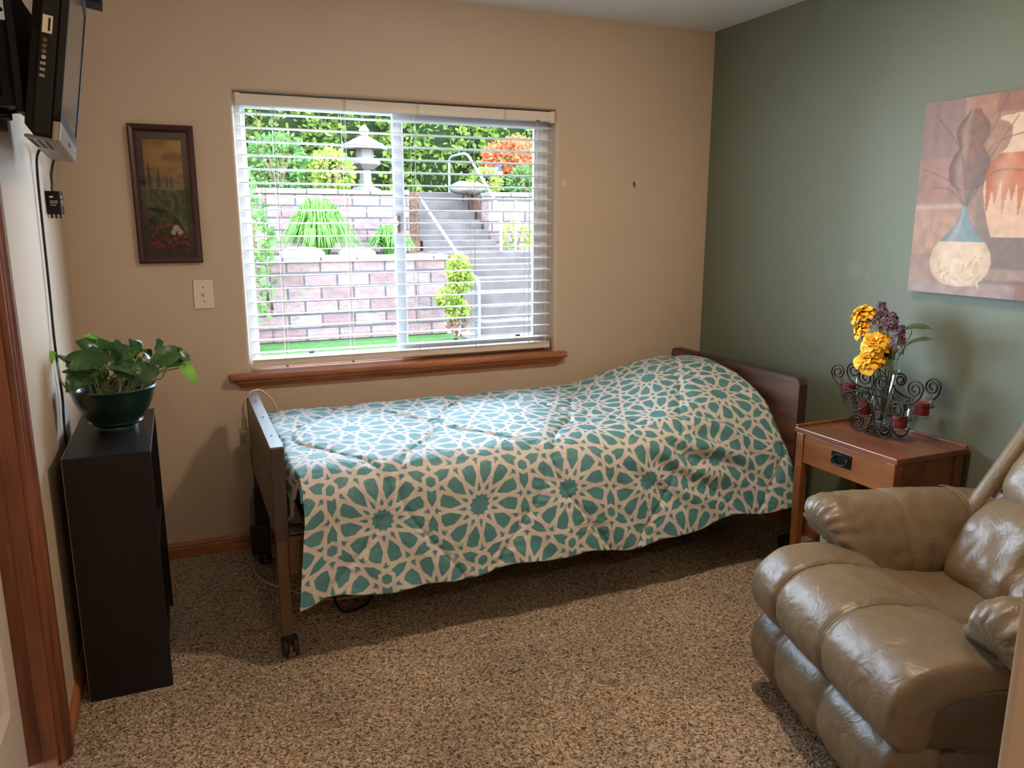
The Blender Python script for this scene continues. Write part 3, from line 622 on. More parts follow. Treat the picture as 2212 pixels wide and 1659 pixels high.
# local: x = out of the screen, y = along the wall, z = up
def tb(x0, x1, y0, y1, z0, z1, mb=None): return (mb or MB()).box(x0, x1, y0, y1, z0, z1, Mt)
obj('cabinet', tb(-.050, -.012, .0, tw, .008, thh), M['tvblack'], t, bevel=.006)
mb = MB(); A = [(-.066, .02, .03), (-.066, tw-.03, .03), (-.066, tw-.03, thh-.04), (-.066, .02, thh-.04)]; B = [(-.05, .006, .012), (-.05, tw-.006, .012), (-.05, tw-.006, thh-.006), (-.05, .006, thh-.006)]
mb.loft([[Mt @ Vector(p) for p in A], [Mt @ Vector(p) for p in B]])
obj('rear_shell', mb, M['tvblack'], t, bevel=.004)
mb = MB(); ring4_ = [(.0, tw, .046, .070), (.0, tw, thh-.024, thh), (.0, .024, .046, thh), (tw-.024, tw, .046, thh)]
for y0, y1, z0, z1 in ring4_: tb(-.012, .004, y0, y1, z0, z1, mb)
obj('bezel', mb, M['tvblack'], t, bevel=.002)
mb = MB(); pf = [(-.0115, .0), (.002, .001), (.005, .006), (.0055, .046), (-.0115, .046)]; tb(-.064, -.0115, .004, tw-.004, .0, .0075, mb)
mb.prism([Mt @ Vector((x, 0, z)) for x, z in pf], Mt.to_3x3() @ Vector((0, tw, 0)))
sp = obj('lower_trim', mb, M['tvsilver'], t, bevel=.004)
mb = MB()
for k in range(3): tb(-.058+k*.015, -.049+k*.015, .03, .24, -.0006, .004, mb)
obj('speaker_slot', mb, M['tvblack'], sp)
obj('badge', tb(.0045, .006, .30, .39, .02, .028), M['tvblack'], sp)
obj('screen', tb(-.011, .0005, .022, tw-.022, .068, thh-.022), M['screen'], t)
jp = obj('jack_panel', tb(-.045, -.025, -.0015, .001, .03, .28), M['tvblack'], t)
mb = tb(-.043, -.024, -.003, -.001, .225, .262); obj('sticker', mb, M['swplate'], jp)
obj('sticker_slot', tb(-.032, -.028, -.0035, -.0028, .23, .257), M['tvblack'], jp)
for k, z in enumerate((.21, .198, .186, .174)):
    obj('jack', MB().lathe([(.0045, 0), (.0045, .004), (.003, .004), (.003, .001)], (0, 0, 0), 12, M=Mt @ Matrix.Translation((-.036, -.001, z)) @ Matrix.Rotation(PI/2, 4, 'X')), M['gold'] if k < 3 else M['steel'], jp)
mb = MB()
for z in (.158, .145, .132): tb(-.042, -.032, -.003, -.001, z, z+.006, mb)
obj('port', mb, M['vinylgrey'], jp)
# wall bracket
mb = MB().box(XL, XL+.02, -1.32, -1.10, 1.70, 1.98)
mb.box(XL+.02, XL+.045, -1.24, -1.18, 1.72, 1.95); mb.box(XL+.03, -2.975, -1.32, -1.16, 1.74, 1.93); mb.box(-2.99, -2.972, -1.38, -1.05, 1.72, 2.0); mb.box(XL, XL+.05, -1.42, -1.30, 1.76, 1.96)
obj('wall_bracket', mb, M['tvblack'], t, bevel=.003)
tag(obj('receiver_box', MB().box(-.05, .045, .55, .66, thh+.002, thh+.03, Mt).box(-.045, .047, .56, .65, thh+.0006, thh+.003, Mt), M['tvblack'], bevel=.004), 'small black box resting on top of the television', 'electronics')
def cable(pts, r, label, n=7, m=None, cat='cable', name='cable', group=None): return tag(obj(name, MB().tube(crom(pts, n), r, 8), m or M['cable'], smooth=180), label, cat, group)
cable([(-2.99, -1.42, 1.93), (-3.03, -1.56, 1.94), (-3.055, -1.60, 1.85), (-3.055, -1.50, 1.76), (-3.035, -1.36, 1.72), (-3.0, -1.3, 1.73)], .0045, 'black cable looping out behind the television')
cable([(-2.995, -1.40, 1.99), (-3.03, -1.45, 1.97), (-3.04, -1.36, 1.90), (-3.0, -1.3, 1.87)], .0045, 'short black cable curling above the wall bracket')
cable([(-2.965, -.75, 1.665), (-3.02, -.66, 1.70), (-3.052, -.625, 1.685), (-3.06, -.63, 1.62), (-3.062, -.64, 1.44), (-3.062, -.66, 1.24), (-3.062, -.685, 1.073), (-3.062, -.66, .90), (-3.061, -.70, .765), (-3.055, -.70, .3), (-3.05, -.68, .1)], .0042, 'long black power cord hanging from the television behind the bookcase')
# converter box on the wall
t = thing('converter_box', (-3.05, -.385, 1.50), 'small black converter box on the left wall below the television', 'electronics')
obj('case', MB().box(XL, XL+.045, -.42, -.345, 1.497, 1.575), M['tvblack'], t, bevel=.003)
mb = MB()
for k, (z, w) in enumerate(((1.552, .022), (1.540, .050), (1.534, .050), (1.526, .04))): mb.box(XL+.0452, XL+.0458, -.41, -.41+w, z, z+(.006 if k == 0 else .002))
for k, (z, w) in enumerate(((1.552, .012), (1.540, .024), (1.534, .024), (1.526, .018))): mb.box(XL+.012, XL+.012+w, -.4206, -.4198, z, z+(.006 if k == 0 else .002))
obj('printed_text', mb, M['swplate'], t)
for k in range(3): obj('plug', MB().lathe([(.005, 0), (.005, -.012), (.003, -.014)], (XL+.012+k*.011, -.40+k*.02, 1.497), 10), M['gold'], t)
for y in (-.40, -.37): obj('plug', MB().lathe([(.005, 0), (.005, .012), (.0035, .02)], (XL+.022, y, 1.575), 10), M['gold'], t)
cable([(XL+.022, -.40, 1.592), (XL+.024, -.40, 1.64), (-3.02, -.45, 1.70), (-2.97, -.62, 1.68)], .003, 'thin black lead from the converter box up to the television, nearer one', group='leads of the converter box')
cable([(XL+.022, -.37, 1.592), (XL+.024, -.37, 1.64), (-3.02, -.42, 1.71), (-2.97, -.60, 1.69)], .003, 'thin black lead from the converter box up to the television, further one', group='leads of the converter box')
# ------------------------------------------------------------------ framed print
fx0, fx1, fz0, fz1 = -2.816, -2.573, 1.304, 1.853
t = thing('framed_picture', ((fx0+fx1)/2, -.01, fz0), 'tall mahogany-framed print of cypresses and red poppies', 'picture')
mb = MB(); pr = [(0, 0), (0, -.020), (.006, -.024), (.018, -.020), (.028, -.012), (.028, -.004)]
rg = [[(fx0+o, y, fz0+o), (fx1-o, y, fz0+o), (fx1-o, y, fz1-o), (fx0+o, y, fz1-o)] for o, y in pr]
for a, b in zip(rg, rg[1:]):
    for i in range(4): mb.add([a[i], a[(i+1) % 4], b[(i+1) % 4], b[i]], [(0, 1, 2, 3)])
mb.add(rg[0], [(0, 1, 2, 3)]); mb.add(rg[-1], [(0, 1, 2, 3)])
obj('frame', mb, M['frame'], t)
def grid(nx, nz, f):
    vs = []; uv = []
    for j in range(nz+1):
        for i in range(nx+1): vs.append(f(i/nx, j/nz)); uv.append((i/nx, j/nz))
    fs = [(j*(nx+1)+i, j*(nx+1)+i+1, (j+1)*(nx+1)+i+1, (j+1)*(nx+1)+i) for j in range(nz) for i in range(nx)]
    return vs, fs, np.array(uv)
mo = obj('mat_board', MB().add([(fx0+.027, -.006, fz0+.027), (fx1-.027, -.006, fz0+.027), (fx1-.027, -.006, fz1-.027), (fx0+.027, -.006, fz1-.027)], [(0, 1, 2, 3)]), M['matboard'], t, recalc=False)
def vnoise(u, v, s, seed=0):
    return np.array([noise.noise(Vector((a*s, b*s, seed))) for a, b in zip(u, v)])
def mixc(c, m, k):
    m = np.clip(m, 0, 1)[:, None]; return c*(1-m)+np.array(lin(k))[None, :]*m
px0, px1, pz0, pz1 = fx0+.05, fx1-.05, fz0+.055, fz1-.058
vs, fs, uv = grid(70, 210, lambda a, b: (px0+(px1-px0)*a, -.0065, pz0+(pz1-pz0)*b)); u, v = uv[:, 0], uv[:, 1]; asp = (pz1-pz0)/(px1-px0)
c = np.tile(np.array(lin((150, 108, 52))), (len(u), 1)); n1 = vnoise(u*.8, v*asp*2.2, 2.2); c = mixc(c, .5+n1*1.2, (184, 142, 74)); c = mixc(c, (n1 < -.12)*.6, (120, 84, 44))
c = mixc(c, np.clip((.66+.03*np.sin(u*5)-v)/.01, 0, 1), (132, 110, 86)); c = mixc(c, np.clip((.615-v)/.03, 0, 1), (150, 120, 96))
c = mixc(c, np.clip((.555+.008*np.sin(u*7)-v)/.008, 0, 1), (84, 72, 58)); c = mixc(c, (v < .55)*np.clip(.4+vnoise(u*2, v*asp, 5, 3)*1.2, 0, 1), (120, 116, 96))
for cx, h, w in ((.1, .83, .075), (.34, .775, .06), (.55, .73, .03), (.68, .70, .035)):
    k = np.clip((h-v)/(h-.57), 0, 1); c = mixc(c, (np.abs(u-cx) < w*k)*(v > .57)*.9, (62, 62, 44))
top = .36+.03*np.sin(u*4+1)-.22*np.clip((u-.55)/.45, 0, 1)**2; c = mixc(c, np.clip((top-v)/.006, 0, 1), (46, 24, 20))
rp = np.random.RandomState(4)
for k in range(150):
    a, b = rp.rand(), rp.rand()*.37; r = .018+.05*max(0, (.25-b))/.25*rp.rand()+.01; d = np.hypot(u-a, (v-b)*asp)
    c = mixc(c, np.clip((r-d)/.012, 0, 1)*(v < top-.005), [(150, 34, 36), (122, 26, 30), (176, 58, 52), (96, 20, 26)][k % 4])
for a, b, r in ((.70, .195, .11), (.79, .165, .09), (.62, .16, .08)):
    c = mixc(c, np.clip((r-np.hypot(u-a, (v-b)*asp)+.03*vnoise(u, v*asp, 9, 2))/.02, 0, 1), (214, 204, 186))
c = mixc(c, np.clip((.04-np.hypot(u-.72, (v-.165)*asp))/.02, 0, 1), (190, 120, 110))
obj('print', MB().add(vs, fs), attr_mat('poppy_print', 'paint', .5), mo, attrs={'paint': c}, recalc=False)
obj('glazing', MB().add([(fx0+.027, -.0085, fz0+.027), (fx1-.027, -.0085, fz0+.027), (fx1-.027, -.0085, fz1-.027), (fx0+.027, -.0085, fz1-.027)], [(0, 1, 2, 3)]), M['glass'], t, recalc=False)
# light switch, wall hook, screw
t = thing('light_switch', (-2.582, -.003, 1.108), 'white single toggle light switch below the framed print', 'switch')
obj('cover_plate', MB().box(-2.621, -2.542, -.006, 0, 1.108, 1.230), M['swplate'], t, bevel=.003)
tg = obj('toggle', MB().box(-2.5865, -2.5765, -.0075, -.005, 1.157, 1.181), M['swplate'], t, bevel=.001)
obj('lever', MB().prism([(-2.585, -.007, 1.160), (-2.585, -.019, 1.176), (-2.585, -.016, 1.180), (-2.585, -.007, 1.172)], (.007, 0, 0)), M['swplate'], tg, bevel=.001)
for z in (1.139, 1.199): obj('screw', MB().lathe([(.0035, -.0008), (.0035, .0008), (.001, .001)], (-2.5815, -.006, z), 12, M=Matrix.Rotation(PI/2, 4, 'X')), M['screw'], t)
mb = MB().tube(crom([(-.466, 0, 1.672), (-.466, -.006, 1.670), (-.466, -.010, 1.660), (-.466, -.008, 1.652), (-.466, -.013, 1.650), (-.466, -.016, 1.657)], 5), .0022, 7).box(-.470, -.462, -.002, 0, 1.655, 1.676)
tag(obj('picture_hook', mb, M['brass']), 'tiny empty picture hook on the beige wall right of the window', 'hook')
tag(obj('wall_screw', MB().lathe([(.004, 0), (.004, .003), (.0015, .004)], (0, -.672, 1.569), 10, M=Matrix.Rotation(-PI/2, 4, 'Y')), M['screw']), 'tiny screw left in the green wall', 'screw')
# ------------------------------------------------------------------ hospital bed
t = thing('hospital_bed', (-1.33, -.58, 0), 'adjustable hospital bed with brown wooden ends under the window', 'bed')
FA, FB = Vector((-2.434, -.183, 0)), Vector((-2.431, -1.046, 0))
def endframe(x0, x1, y0, y1, z0, z1): return MB().box(x0, x1, y0, y1, z0, z1)
fb = obj('footboard', MB().box(-2.447, -2.408, -1.040, -.172, .437, .752), M['walnut'], t, bevel=.003)
obj('edge_strip', MB().box(-2.4495, -2.4055, -1.047, -1.0395, .436, .754), M['darkedge'], fb, bevel=.003)
obj('edge_strip', MB().box(-2.4495, -2.4055, -.1725, -.166, .436, .754), M['darkedge'], fb, bevel=.003)
cp = obj('top_cap', MB().box(-2.4495, -2.4055, -1.047, -.166, .7525, .758), M['capmetal'], fb, bevel=.002)
for y in (-.90, -.62, -.34): obj('cap_screw', MB().lathe([(.004, 0), (.004, .0015), (.002, .002)], (-2.4275, y, .758), 10), M['rubber'], cp)
hb = obj('headboard', MB().prism([(-.242, -.085, .36), (-.242, -1.03, .36), (-.242, -1.03, .778), (-.242, -1.022, .794), (-.242, -1.006, .802), (-.242, -.109, .802), (-.242, -.093, .794), (-.242, -.085, .778)], (.042, 0, 0)), M['walnut'], t, bevel=.003)
pr = [(-1.036, .36), (-1.036, .78), (-1.026, .799), (-1.008, .808), (-.107, .808), (-.089, .799), (-.079, .78), (-.079, .36)]
mb = MB(); inn = [(y*.0+yy, zz) for (yy, zz), y in zip([(-1.029, .36), (-1.029, .777), (-1.021, .793), (-1.006, .801), (-.109, .801), (-.094, .793), (-.086, .777), (-.086, .36)], range(8))]
for (a, b), (cc, d), (e, f), (g, h) in zip(pr, pr[1:], inn, inn[1:]):
    q = [(-.2435, a, b), (-.2435, cc, d), (-.1985, cc, d), (-.1985, a, b), (-.2435, e, f), (-.2435, g, h), (-.1985, g, h), (-.1985, e, f)]
    mb.add(q, [(0, 1, 2, 3), (0, 4, 5, 1), (3, 2, 6, 7), (4, 7, 6, 5)])
obj('edge_strip', mb, M['darkedge'], hb)
def bedleg(x, y, ztop, front):
    l = obj('leg', MB().box(x-.019, x+.019, y-.019, y+.019, .085, ztop), M['bronze'], t, bevel=.003)
    if front: obj('inner_tube', MB().box(x-.0155, x+.0155, y-.0155, y+.0155, .075, .0855), M['rubber'], l)
    c = obj('caster', MB().tube([(x, y, .07), (x, y, .09)], .010, 12).box(x-.010, x+.018, y-.010, y+.010, .05, .076), M['rubber'], l, bevel=.002)
    for s in (-1, 1):
        w = obj('wheel', MB().lathe([(.006, -.010), (.030, -.010), (.036, -.006), (.0375, 0), (.036, .006), (.030, .010), (.006, .010)], (x+.006+s*.017, y, .0375), 24, M=Matrix.Rotation(PI/2, 4, 'Y')), M['rubber'], l, smooth=40)
    obj('brake_tab', MB().box(x+.001, x+.012, y-.034, y-.022, .018, .05).box(x-.004, x+.020, y-.036, y-.024, .014, .026), M['bronze'], l, bevel=.001)
bedleg(-2.428, -1.016, .437, 1); bedleg(-2.428, -.196, .437, 1); bedleg(-.22, -1.0, .36, 0); bedleg(-.22, -.115, .36, 0)
mb = MB().box(-2.408, -2.36, -1.00, -.22, .30, .345)
obj('cross_tube', mb, M['bronze'], t, bevel=.003)
br_ = obj('corner_bracket', MB().box(-2.408, -2.35, -1.030, -1.022, .30, .445).box(-2.408, -2.345, -1.030, -.97, .437, .445), M['bronze'], t, bevel=.002)
for z in (.41, .355): obj('bolt', MB().lathe([(.010, 0), (.010, .005), (.006, .008)], (-2.378, -1.030, z), 8, M=Matrix.Rotation(PI/2, 4, 'X')), M['bronze'], br_)
obj('latch_plate', MB().box(-2.40, -2.352, -1.026, -.975, .446, .449), M['steel'], t)
for y in (-.985, -.20): obj('side_rail', MB().box(-2.36, -.242, y-.015, y+.015, .36, .42), M['bronze'], t, bevel=.003)
obj('spring_deck', MB().box(-2.34, -.26, -.985, -.20, .42, .445), M['bronze'], t)
obj('motor', MB().box(-1.55, -1.25, -.68, -.5, .17, .33), M['rubber'], t, bevel=.012)
obj('drive_shaft', MB().tube([(-2.35, -.59, .30), (-1.5, -.59, .27)], .012, 8), M['steel'], t)
mb = MB().box(-2.455, -2.395, -.245, -.215, .16, .36).box(-2.48, -2.40, -.275, -.245, .07, .20)
obj('height_gearbox', mb, M['rubber'], t, bevel=.006)
obj('gear_lever', MB().tube([(-2.468, -.26, .04), (-2.466, -.25, .30), (-2.45, -.23, .36)], .008, 8), M['steel'], t)
# mattress with its striped sheet
mm, nt, b = newmat('striped_sheet'); tc = nt.nodes.new('ShaderNodeTexCoord'); w = nt.nodes.new('ShaderNodeTexWave'); w.bands_direction = 'Z'; w.inputs['Scale'].default_value = 5.5; w.inputs['Distortion'].default_value = .4
r = nt.nodes.new('ShaderNodeValToRGB'); r.color_ramp.interpolation = 'CONSTANT'; r.color_ramp.elements[0].color = (*lin((60, 120, 120)), 1); r.color_ramp.elements[1].position = .5; r.color_ramp.elements[1].color = (*lin((190, 186, 178)), 1)
nt.links.new(tc.outputs['Object'], w.inputs[0]); nt.links.new(w.outputs[0], r.inputs[0]); nt.links.new(r.outputs[0], b.inputs['Base Color']); setp(b, Roughness=.9)
tag(obj('mattress', MB().box(-2.338, -.335, -.955, -.19, .446, .60), mm, bevel=.04, segs=4, smooth=60), 'mattress in a teal and white striped sheet under the comforter', 'mattress')
# ------------------------------------------------------------------ comforter
def star_dist(px, py, a=.355):
    """distance to the nearest white strap of the twelve-pointed star lattice"""
    x = px/a; y = py/a; h = math.sqrt(3)/2; best = None
    for r in (-1, 0, 1):
        j = np.round(y/h)+r; off = .5*(np.mod(j, 2)); i = np.round(x-off); dx = x-off-i; dy = y-j*h; d2 = dx*dx+dy*dy
        if best is None: best = d2; bx_, by_ = dx, dy
        else:
            k = d2 < best; best = np.where(k, d2, best); bx_ = np.where(k, dx, bx_); by_ = np.where(k, dy, by_)
    ang = np.arctan2(by_, bx_); r = np.hypot(bx_, by_); ang = np.mod(ang, PI/3); ang = np.where(ang > PI/6, PI/3-ang, ang)
    X, Y = r*np.cos(ang), r*np.sin(ang); segs = []; d = .08; D = math.radians
    rd = d/math.cos(D(45)); P0 = (rd*math.cos(D(-30)), rd*math.sin(D(-30))); P1 = (.433, .031)
    E0, E1 = (.433, .031), (.433, .25); E2 = (.433, .3275)
    def add(p, q, rot):
        c, s = math.cos(rot), math.sin(rot)
        for m in (1, -1):
            p_ = (p[0], m*p[1]); q_ = (q[0], m*q[1]); segs.append(((p_[0]*c-p_[1]*s, p_[0]*s+p_[1]*c), (q_[0]*c-q_[1]*s, q_[0]*s+q_[1]*c)))
    for k in range(-2, 4):
        add(P0, P1, k*PI/6); add(E0, E2 if k % 2 == 0 else E1, k*PI/6)
    out = np.full(X.shape, 9.)
    for p, q in segs:
        ex, ey = q[0]-p[0], q[1]-p[1]; l2 = ex*ex+ey*ey; t_ = np.clip(((X-p[0])*ex+(Y-p[1])*ey)/l2, 0, 1)
        out = np.minimum(out, np.hypot(X-p[0]-t_*ex, Y-p[1]-t_*ey))
    return (out-.0185)*a
xs = list(np.arange(-2.37, -.2619, .0056)); nfoot = 36
base = [(-.115, .42), (-.135, .60), (-.18, .668), (-.35, .673), (-.55, .669), (-.80, .661), (-.985, .648), (-1.062, .59), (-1.088, .45), (-1.118, .225)]
dome = [(-.105, .45), (-.13, .66), (-.19, .772), (-.35, .800), (-.51, .803), (-.72, .757), (-.885, .675), (-1.017, .537), (-1.062, .442), (-1.112, .262)]
NV = 260
def section(x):
    w = smooth01((x+1.02)/.62); hem = 0.012*math.sin(x*7.3)+.008*math.sin(x*19+1)
    if x < -2.25: hem -= .03*smooth01((-2.25-x)/.12)
    P = []
    for k, (a, b) in enumerate(zip(base, dome)):
        y = a[0]*(1-w)+b[0]*w; z = a[1]*(1-w)+b[1]*w
        if k in (7, 8, 9) : y -= .006*math.sin(x*5.1+k)+.004*math.sin(x*11+k*2)
        if k == 9: z += hem
        P.append((0, y, z))
    C_ = np.array([tuple(p) for p in crom(P, 10)])[:, 1:]
    s = np.concatenate([[0], np.cumsum(np.hypot(*np.diff(C_, axis=0).T))]); q = np.linspace(0, s[-1], NV)
    return np.stack([np.interp(q, s, C_[:, 0]), np.interp(q, s, C_[:, 1])], 1), s[-1]-q
rows = []; pu = []; pv = []
secs = {}
for x in xs:
    S_, v_ = section(x); S_ = S_.copy()
    if x > -.315:
        tt = min(1, (x+.315)/.053); ins = .05*(1-math.sqrt(max(0, 1-tt*tt)))
        N_ = np.gradient(S_, axis=0); nn = np.stack([-N_[:, 1], N_[:, 0]], 1); nn /= np.linalg.norm(nn, axis=1)[:, None]+1e-9
        S_ += nn*(-ins)*(1 if nn[NV//3, 1] > 0 else -1)
    rows.append(np.stack([np.full(NV, x), S_[:, 0], S_[:, 1]], 1)); pu.append(np.full(NV, x)); pv.append(v_)
# the foot end turns down inside the footboard; the side panel just runs out
S0, v0 = section(xs[0]); top = np.clip((v0-.44)/.10, 0, 1); top = top*top*(3-2*top)*np.clip((v0[0]-v0)/.05, .0, 1)
side = (1-top)*(.016-.036*np.clip((.30-v0)/.30, 0, 1))
for q_, x in enumerate(xs):
    rows[q_][:, 0] += side*smooth01((-2.20-x)/.17)
for k in range(1, nfoot+1):
    l = k*.0062; rr = .05; a = min(l/rr, PI/2); ddx = -rr*math.sin(a)*.35-.0*l; dz = -(rr*(1-math.cos(a))+max(0, l-rr*PI/2))
    xx = xs[0]+top*ddx+side-(1-top)*.004*k/nfoot; zz = S0[:, 1]+top*dz
    yy = S0[:, 0]+top*(.03*np.clip(-S0[:, 0]-.75, 0, 1)*k/nfoot)+.006*np.sin(S0[:, 0]*60)*top*k/nfoot
    xx = xx+.008*np.sin(S0[:, 0]*55+1)*top*k/nfoot
    rows.insert(0, np.stack([xx, yy, zz], 1)); pu.insert(0, xs[0]-top*l-(1-top)*.004*k/nfoot); pv.insert(0, v0)
V = np.array(rows); PU = np.array(pu); PV = np.array(pv)
# quilting seams, puff and creases along the normal
gx = np.gradient(V, axis=0); gy = np.gradient(V, axis=1); NRM = np.cross(gx, gy); NRM /= np.linalg.norm(NRM, axis=2)[..., None]+1e-9
if NRM[V.shape[0]//2, NV//3, 2] < 0: NRM = -NRM
Lq, Aq, Pq = .30, .13, .95
kk = np.round((PU+2.2)/Lq); dd = np.full(PU.shape, 9.)
for r in (-1, 0, 1):
    k2 = kk+r; line = -2.2+k2*Lq+np.where(np.mod(k2, 2) == 0, 1, -1)*Aq*np.cos(2*PI*(PV-.36)/Pq); dd = np.minimum(dd, np.abs(PU-line))
disp = -.0055*np.exp(-(dd/.009)**2)+.006*np.clip(dd/.08, 0, 1)**.7
flatU, flatV = PU.ravel(), PV.ravel()
nz = np.array([noise.noise(Vector((a*7, b*9, 0)))*.6+noise.noise(Vector((a*19, b*23, 3)))*.35 for a, b in zip(flatU, flatV)]).reshape(PU.shape)
disp += .006*nz
pucker = np.array([noise.noise(Vector((a*12, b*55, 7))) for a, b in zip(flatU, flatV)]).reshape(PU.shape)
disp += .0045*pucker*np.exp(-(dd/.06)**2)
fold = np.sin((PU*.75+PV*1.0)*2*PI/.115+3*np.sin(PU*5)); mask = np.exp(-((PU+.72)/.30)**2)*np.exp(-((PV-.33)/.17)**2)
disp += .017*mask*fold
fold2 = np.sin((PU*.9+PV*.45)*2*PI/.21+2*np.sin(PV*9)); disp += .003*fold2*np.clip(1-PV/.5, 0, 1)
tuck = np.sin((PU*1.0)*2*PI/.16+np.sin(PV*7)*2)*np.clip((.12-PV)/.12, 0, 1); disp += .003*tuck
V = V+NRM*disp[..., None]
V[..., 0] = np.minimum(V[..., 0], -.2475); V[..., 2] = np.maximum(V[..., 2], .14)
nr = V.shape[0]; vs = V.reshape(-1, 3)
idx = np.arange(nr*NV).reshape(nr, NV)
fs = np.stack([idx[:-1, :-1], idx[:-1, 1:], idx[1:, 1:], idx[1:, :-1]], -1).reshape(-1, 4)
sd = star_dist(flatU+2.098, flatV-.258)
seam = dd.ravel()
mc, nt, b = newmat('star_comforter'); N = nt.nodes; L = nt.links
at_ = N.new('ShaderNodeAttribute'); at_.attribute_name = 'strap'; mr = N.new('ShaderNodeMapRange'); mr.inputs[1].default_value = -.0006; mr.inputs[2].default_value = .0006; L.new(at_.outputs['Fac'], mr.inputs[0])
mx = N.new('ShaderNodeMix'); mx.data_type = 'RGBA'; mx.inputs[6].default_value = (*lin((210, 201, 194)), 1); mx.inputs[7].default_value = (*lin((84, 138, 142)), 1); L.new(mr.outputs[0], mx.inputs[0])
a2 = N.new('ShaderNodeAttribute'); a2.attribute_name = 'seam'; m2 = N.new('ShaderNodeMapRange'); m2.inputs[1].default_value = .0012; m2.inputs[2].default_value = .004; m2.inputs[3].default_value = .68; m2.inputs[4].default_value = 1.0; L.new(a2.outputs['Fac'], m2.inputs[0])
m3 = N.new('ShaderNodeMix'); m3.data_type = 'RGBA'; m3.blend_type = 'MULTIPLY'; m3.inputs[0].default_value = 1; L.new(mx.outputs[2], m3.inputs[6]); L.new(m2.outputs[0], m3.inputs[7]); L.new(m3.outputs[2], b.inputs['Base Color'])
tc = N.new('ShaderNodeTexCoord'); n = N.new('ShaderNodeTexNoise'); n.inputs['Scale'].default_value = 26; n.inputs['Detail'].default_value = 4; n.inputs['Distortion'].default_value = 1.; L.new(tc.outputs['Object'], n.inputs['Vector'])
u = N.new('ShaderNodeBump'); u.inputs['Strength'].default_value = .5; u.inputs['Distance'].default_value = .008; L.new(n.outputs[0], u.inputs['Height']); L.new(u.outputs[0], b.inputs['Normal'])
setp(b, Roughness=.5); b.inputs['Specular IOR Level'].default_value = .45
lining = mat('comforter_lining', (70, 140, 146), .7)
ms = MB(); ms.v = vs.tolist(); ms.f = [tuple(f) for f in fs.tolist()]
co = obj('comforter', ms, [mc, lining], smooth=180, attrs={'strap': sd, 'seam': seam}, recalc=False)
tag(co, 'teal comforter with white star lattice spread over the hospital bed', 'comforter')
so = co.modifiers.new('thick', 'SOLIDIFY'); so.thickness = .012; so.offset = -1; so.material_offset = 1; so.material_offset_rim = 0
# cords of the bed
t = thing('bed_hand_control', (-2.47, -.25, .53), 'cream plug box hanging on the outside of the footboard by its cord', 'control')
obj('case', MB().box(-2.492, -2.452, -.285, -.235, .545, .628), M['cream'], t, bevel=.004)
obj('socket_recess', MB().box(-2.4925, -2.470, -.2855, -.245, .565, .612).box(-2.488, -2.474, -.2866, -.284, .565, .612), M['vinylgrey'], t)
obj('plug', MB().box(-2.482, -2.462, -.27, -.25, .628, .675), M['cream'], t, bevel=.004)
obj('cord', MB().tube(crom([(-2.472, -.26, .672), (-2.474, -.262, .71), (-2.462, -.262, .755), (-2.43, -.258, .785), (-2.395, -.25, .782), (-2.352, -.24, .735), (-2.335, -.235, .69)], 7), .0042, 8), M['cream'], t, smooth=180)
cable([(-2.40, -.16, .012), (-2.46, -.22, .008), (-2.475, -.30, .007), (-2.44, -.42, .007), (-2.37, -.52, .007), (-2.25, -.66, .007), (-2.1, -.7, .01)], .0042, 'cream cord looping over the carpet by the foot of the bed', m=M['cream'], cat='cord', name='floor_cord')
cable([(-2.23, -.60, .30), (-2.225, -.70, .10), (-2.21, -.78, .02), (-2.165, -.81, .012), (-2.08, -.745, .015), (-2.03, -.65, .08), (-2.0, -.6, .28)], .005, 'black cable drooping onto the carpet below the comforter', cat='cord', name='drooping_cable')
# ------------------------------------------------------------------ end table
tx0, tx1, ty0, ty1, tz = -.385, -.016, -1.677, -1.175, .645
t = thing('end_table', ((tx0+tx1)/2, (ty0+ty1)/2, 0), 'cherry wood end table with one drawer between the bed and the recliner', 'table')
tp = obj('table_top', MB().box(tx0, tx1, ty0, ty1, tz-.022, tz), M['tabletop'], t, bevel=.003)
obj('raised_lip', MB().box(tx0+.004, tx1, ty1-.012, ty1, tz, tz+.010).box(tx1-.012, tx1, ty0+.004, ty1-.012, tz, tz+.010), M['tablewood'], tp, bevel=.002)
lx = (tx0+.022, tx1-.03); ly = (ty0+.028, ty1-.028)
for x in lx:
    for y in ly:
        obj('leg', MB().loft([[(x+a*s, y+b*s, z) for a, b in ((-1, -1), (1, -1), (1, 1), (-1, 1))] for z, s in ((0, .015), (.45, .019), (tz-.022, .019))]), M['oak_z'] if 0 else M['tablewood'], t, bevel=.002)
for y in ly: obj('side_apron', MB().box(lx[0]+.015, lx[1]-.015, y-.009, y+.009, .50, tz-.022), M['tablewood'], t, bevel=.001)
obj('back_apron', MB().box(lx[1]-.009, lx[1]+.009, ly[0]+.015, ly[1]-.015, .50, tz-.022), M['tablewood'], t, bevel=.001)
df = obj('drawer', MB().box(lx[0]-.014, lx[0]+.004, ly[0]+.0205, ly[1]-.0205, .503, tz-.0235).box(lx[0]+.004, lx[1]-.03, ly[0]+.03, ly[1]-.03, .51, .60), M['tablewood'], t, bevel=.0015)
yc = (ty0+ty1)/2+.004; xf = lx[0]-.014
pl = obj('drawer_pull', MB().box(xf-.003, xf, yc-.050, yc+.050, .545, .600), M['hardware'], df, bevel=.0015)
obj('bail', MB().tube(crom([(xf-.006, yc-.030, .582), (xf-.012, yc-.036, .570), (xf-.014, yc-.026, .556), (xf-.015, yc, .551), (xf-.014, yc+.026, .556), (xf-.012, yc+.036, .570), (xf-.006, yc+.030, .582)], 5), .0032, 8).tube(crom([(xf-.006, yc-.028, .584), (xf-.006, yc, .590), (xf-.006, yc+.028, .584)], 4), .002, 7), M['hardware'], pl, smooth=180)
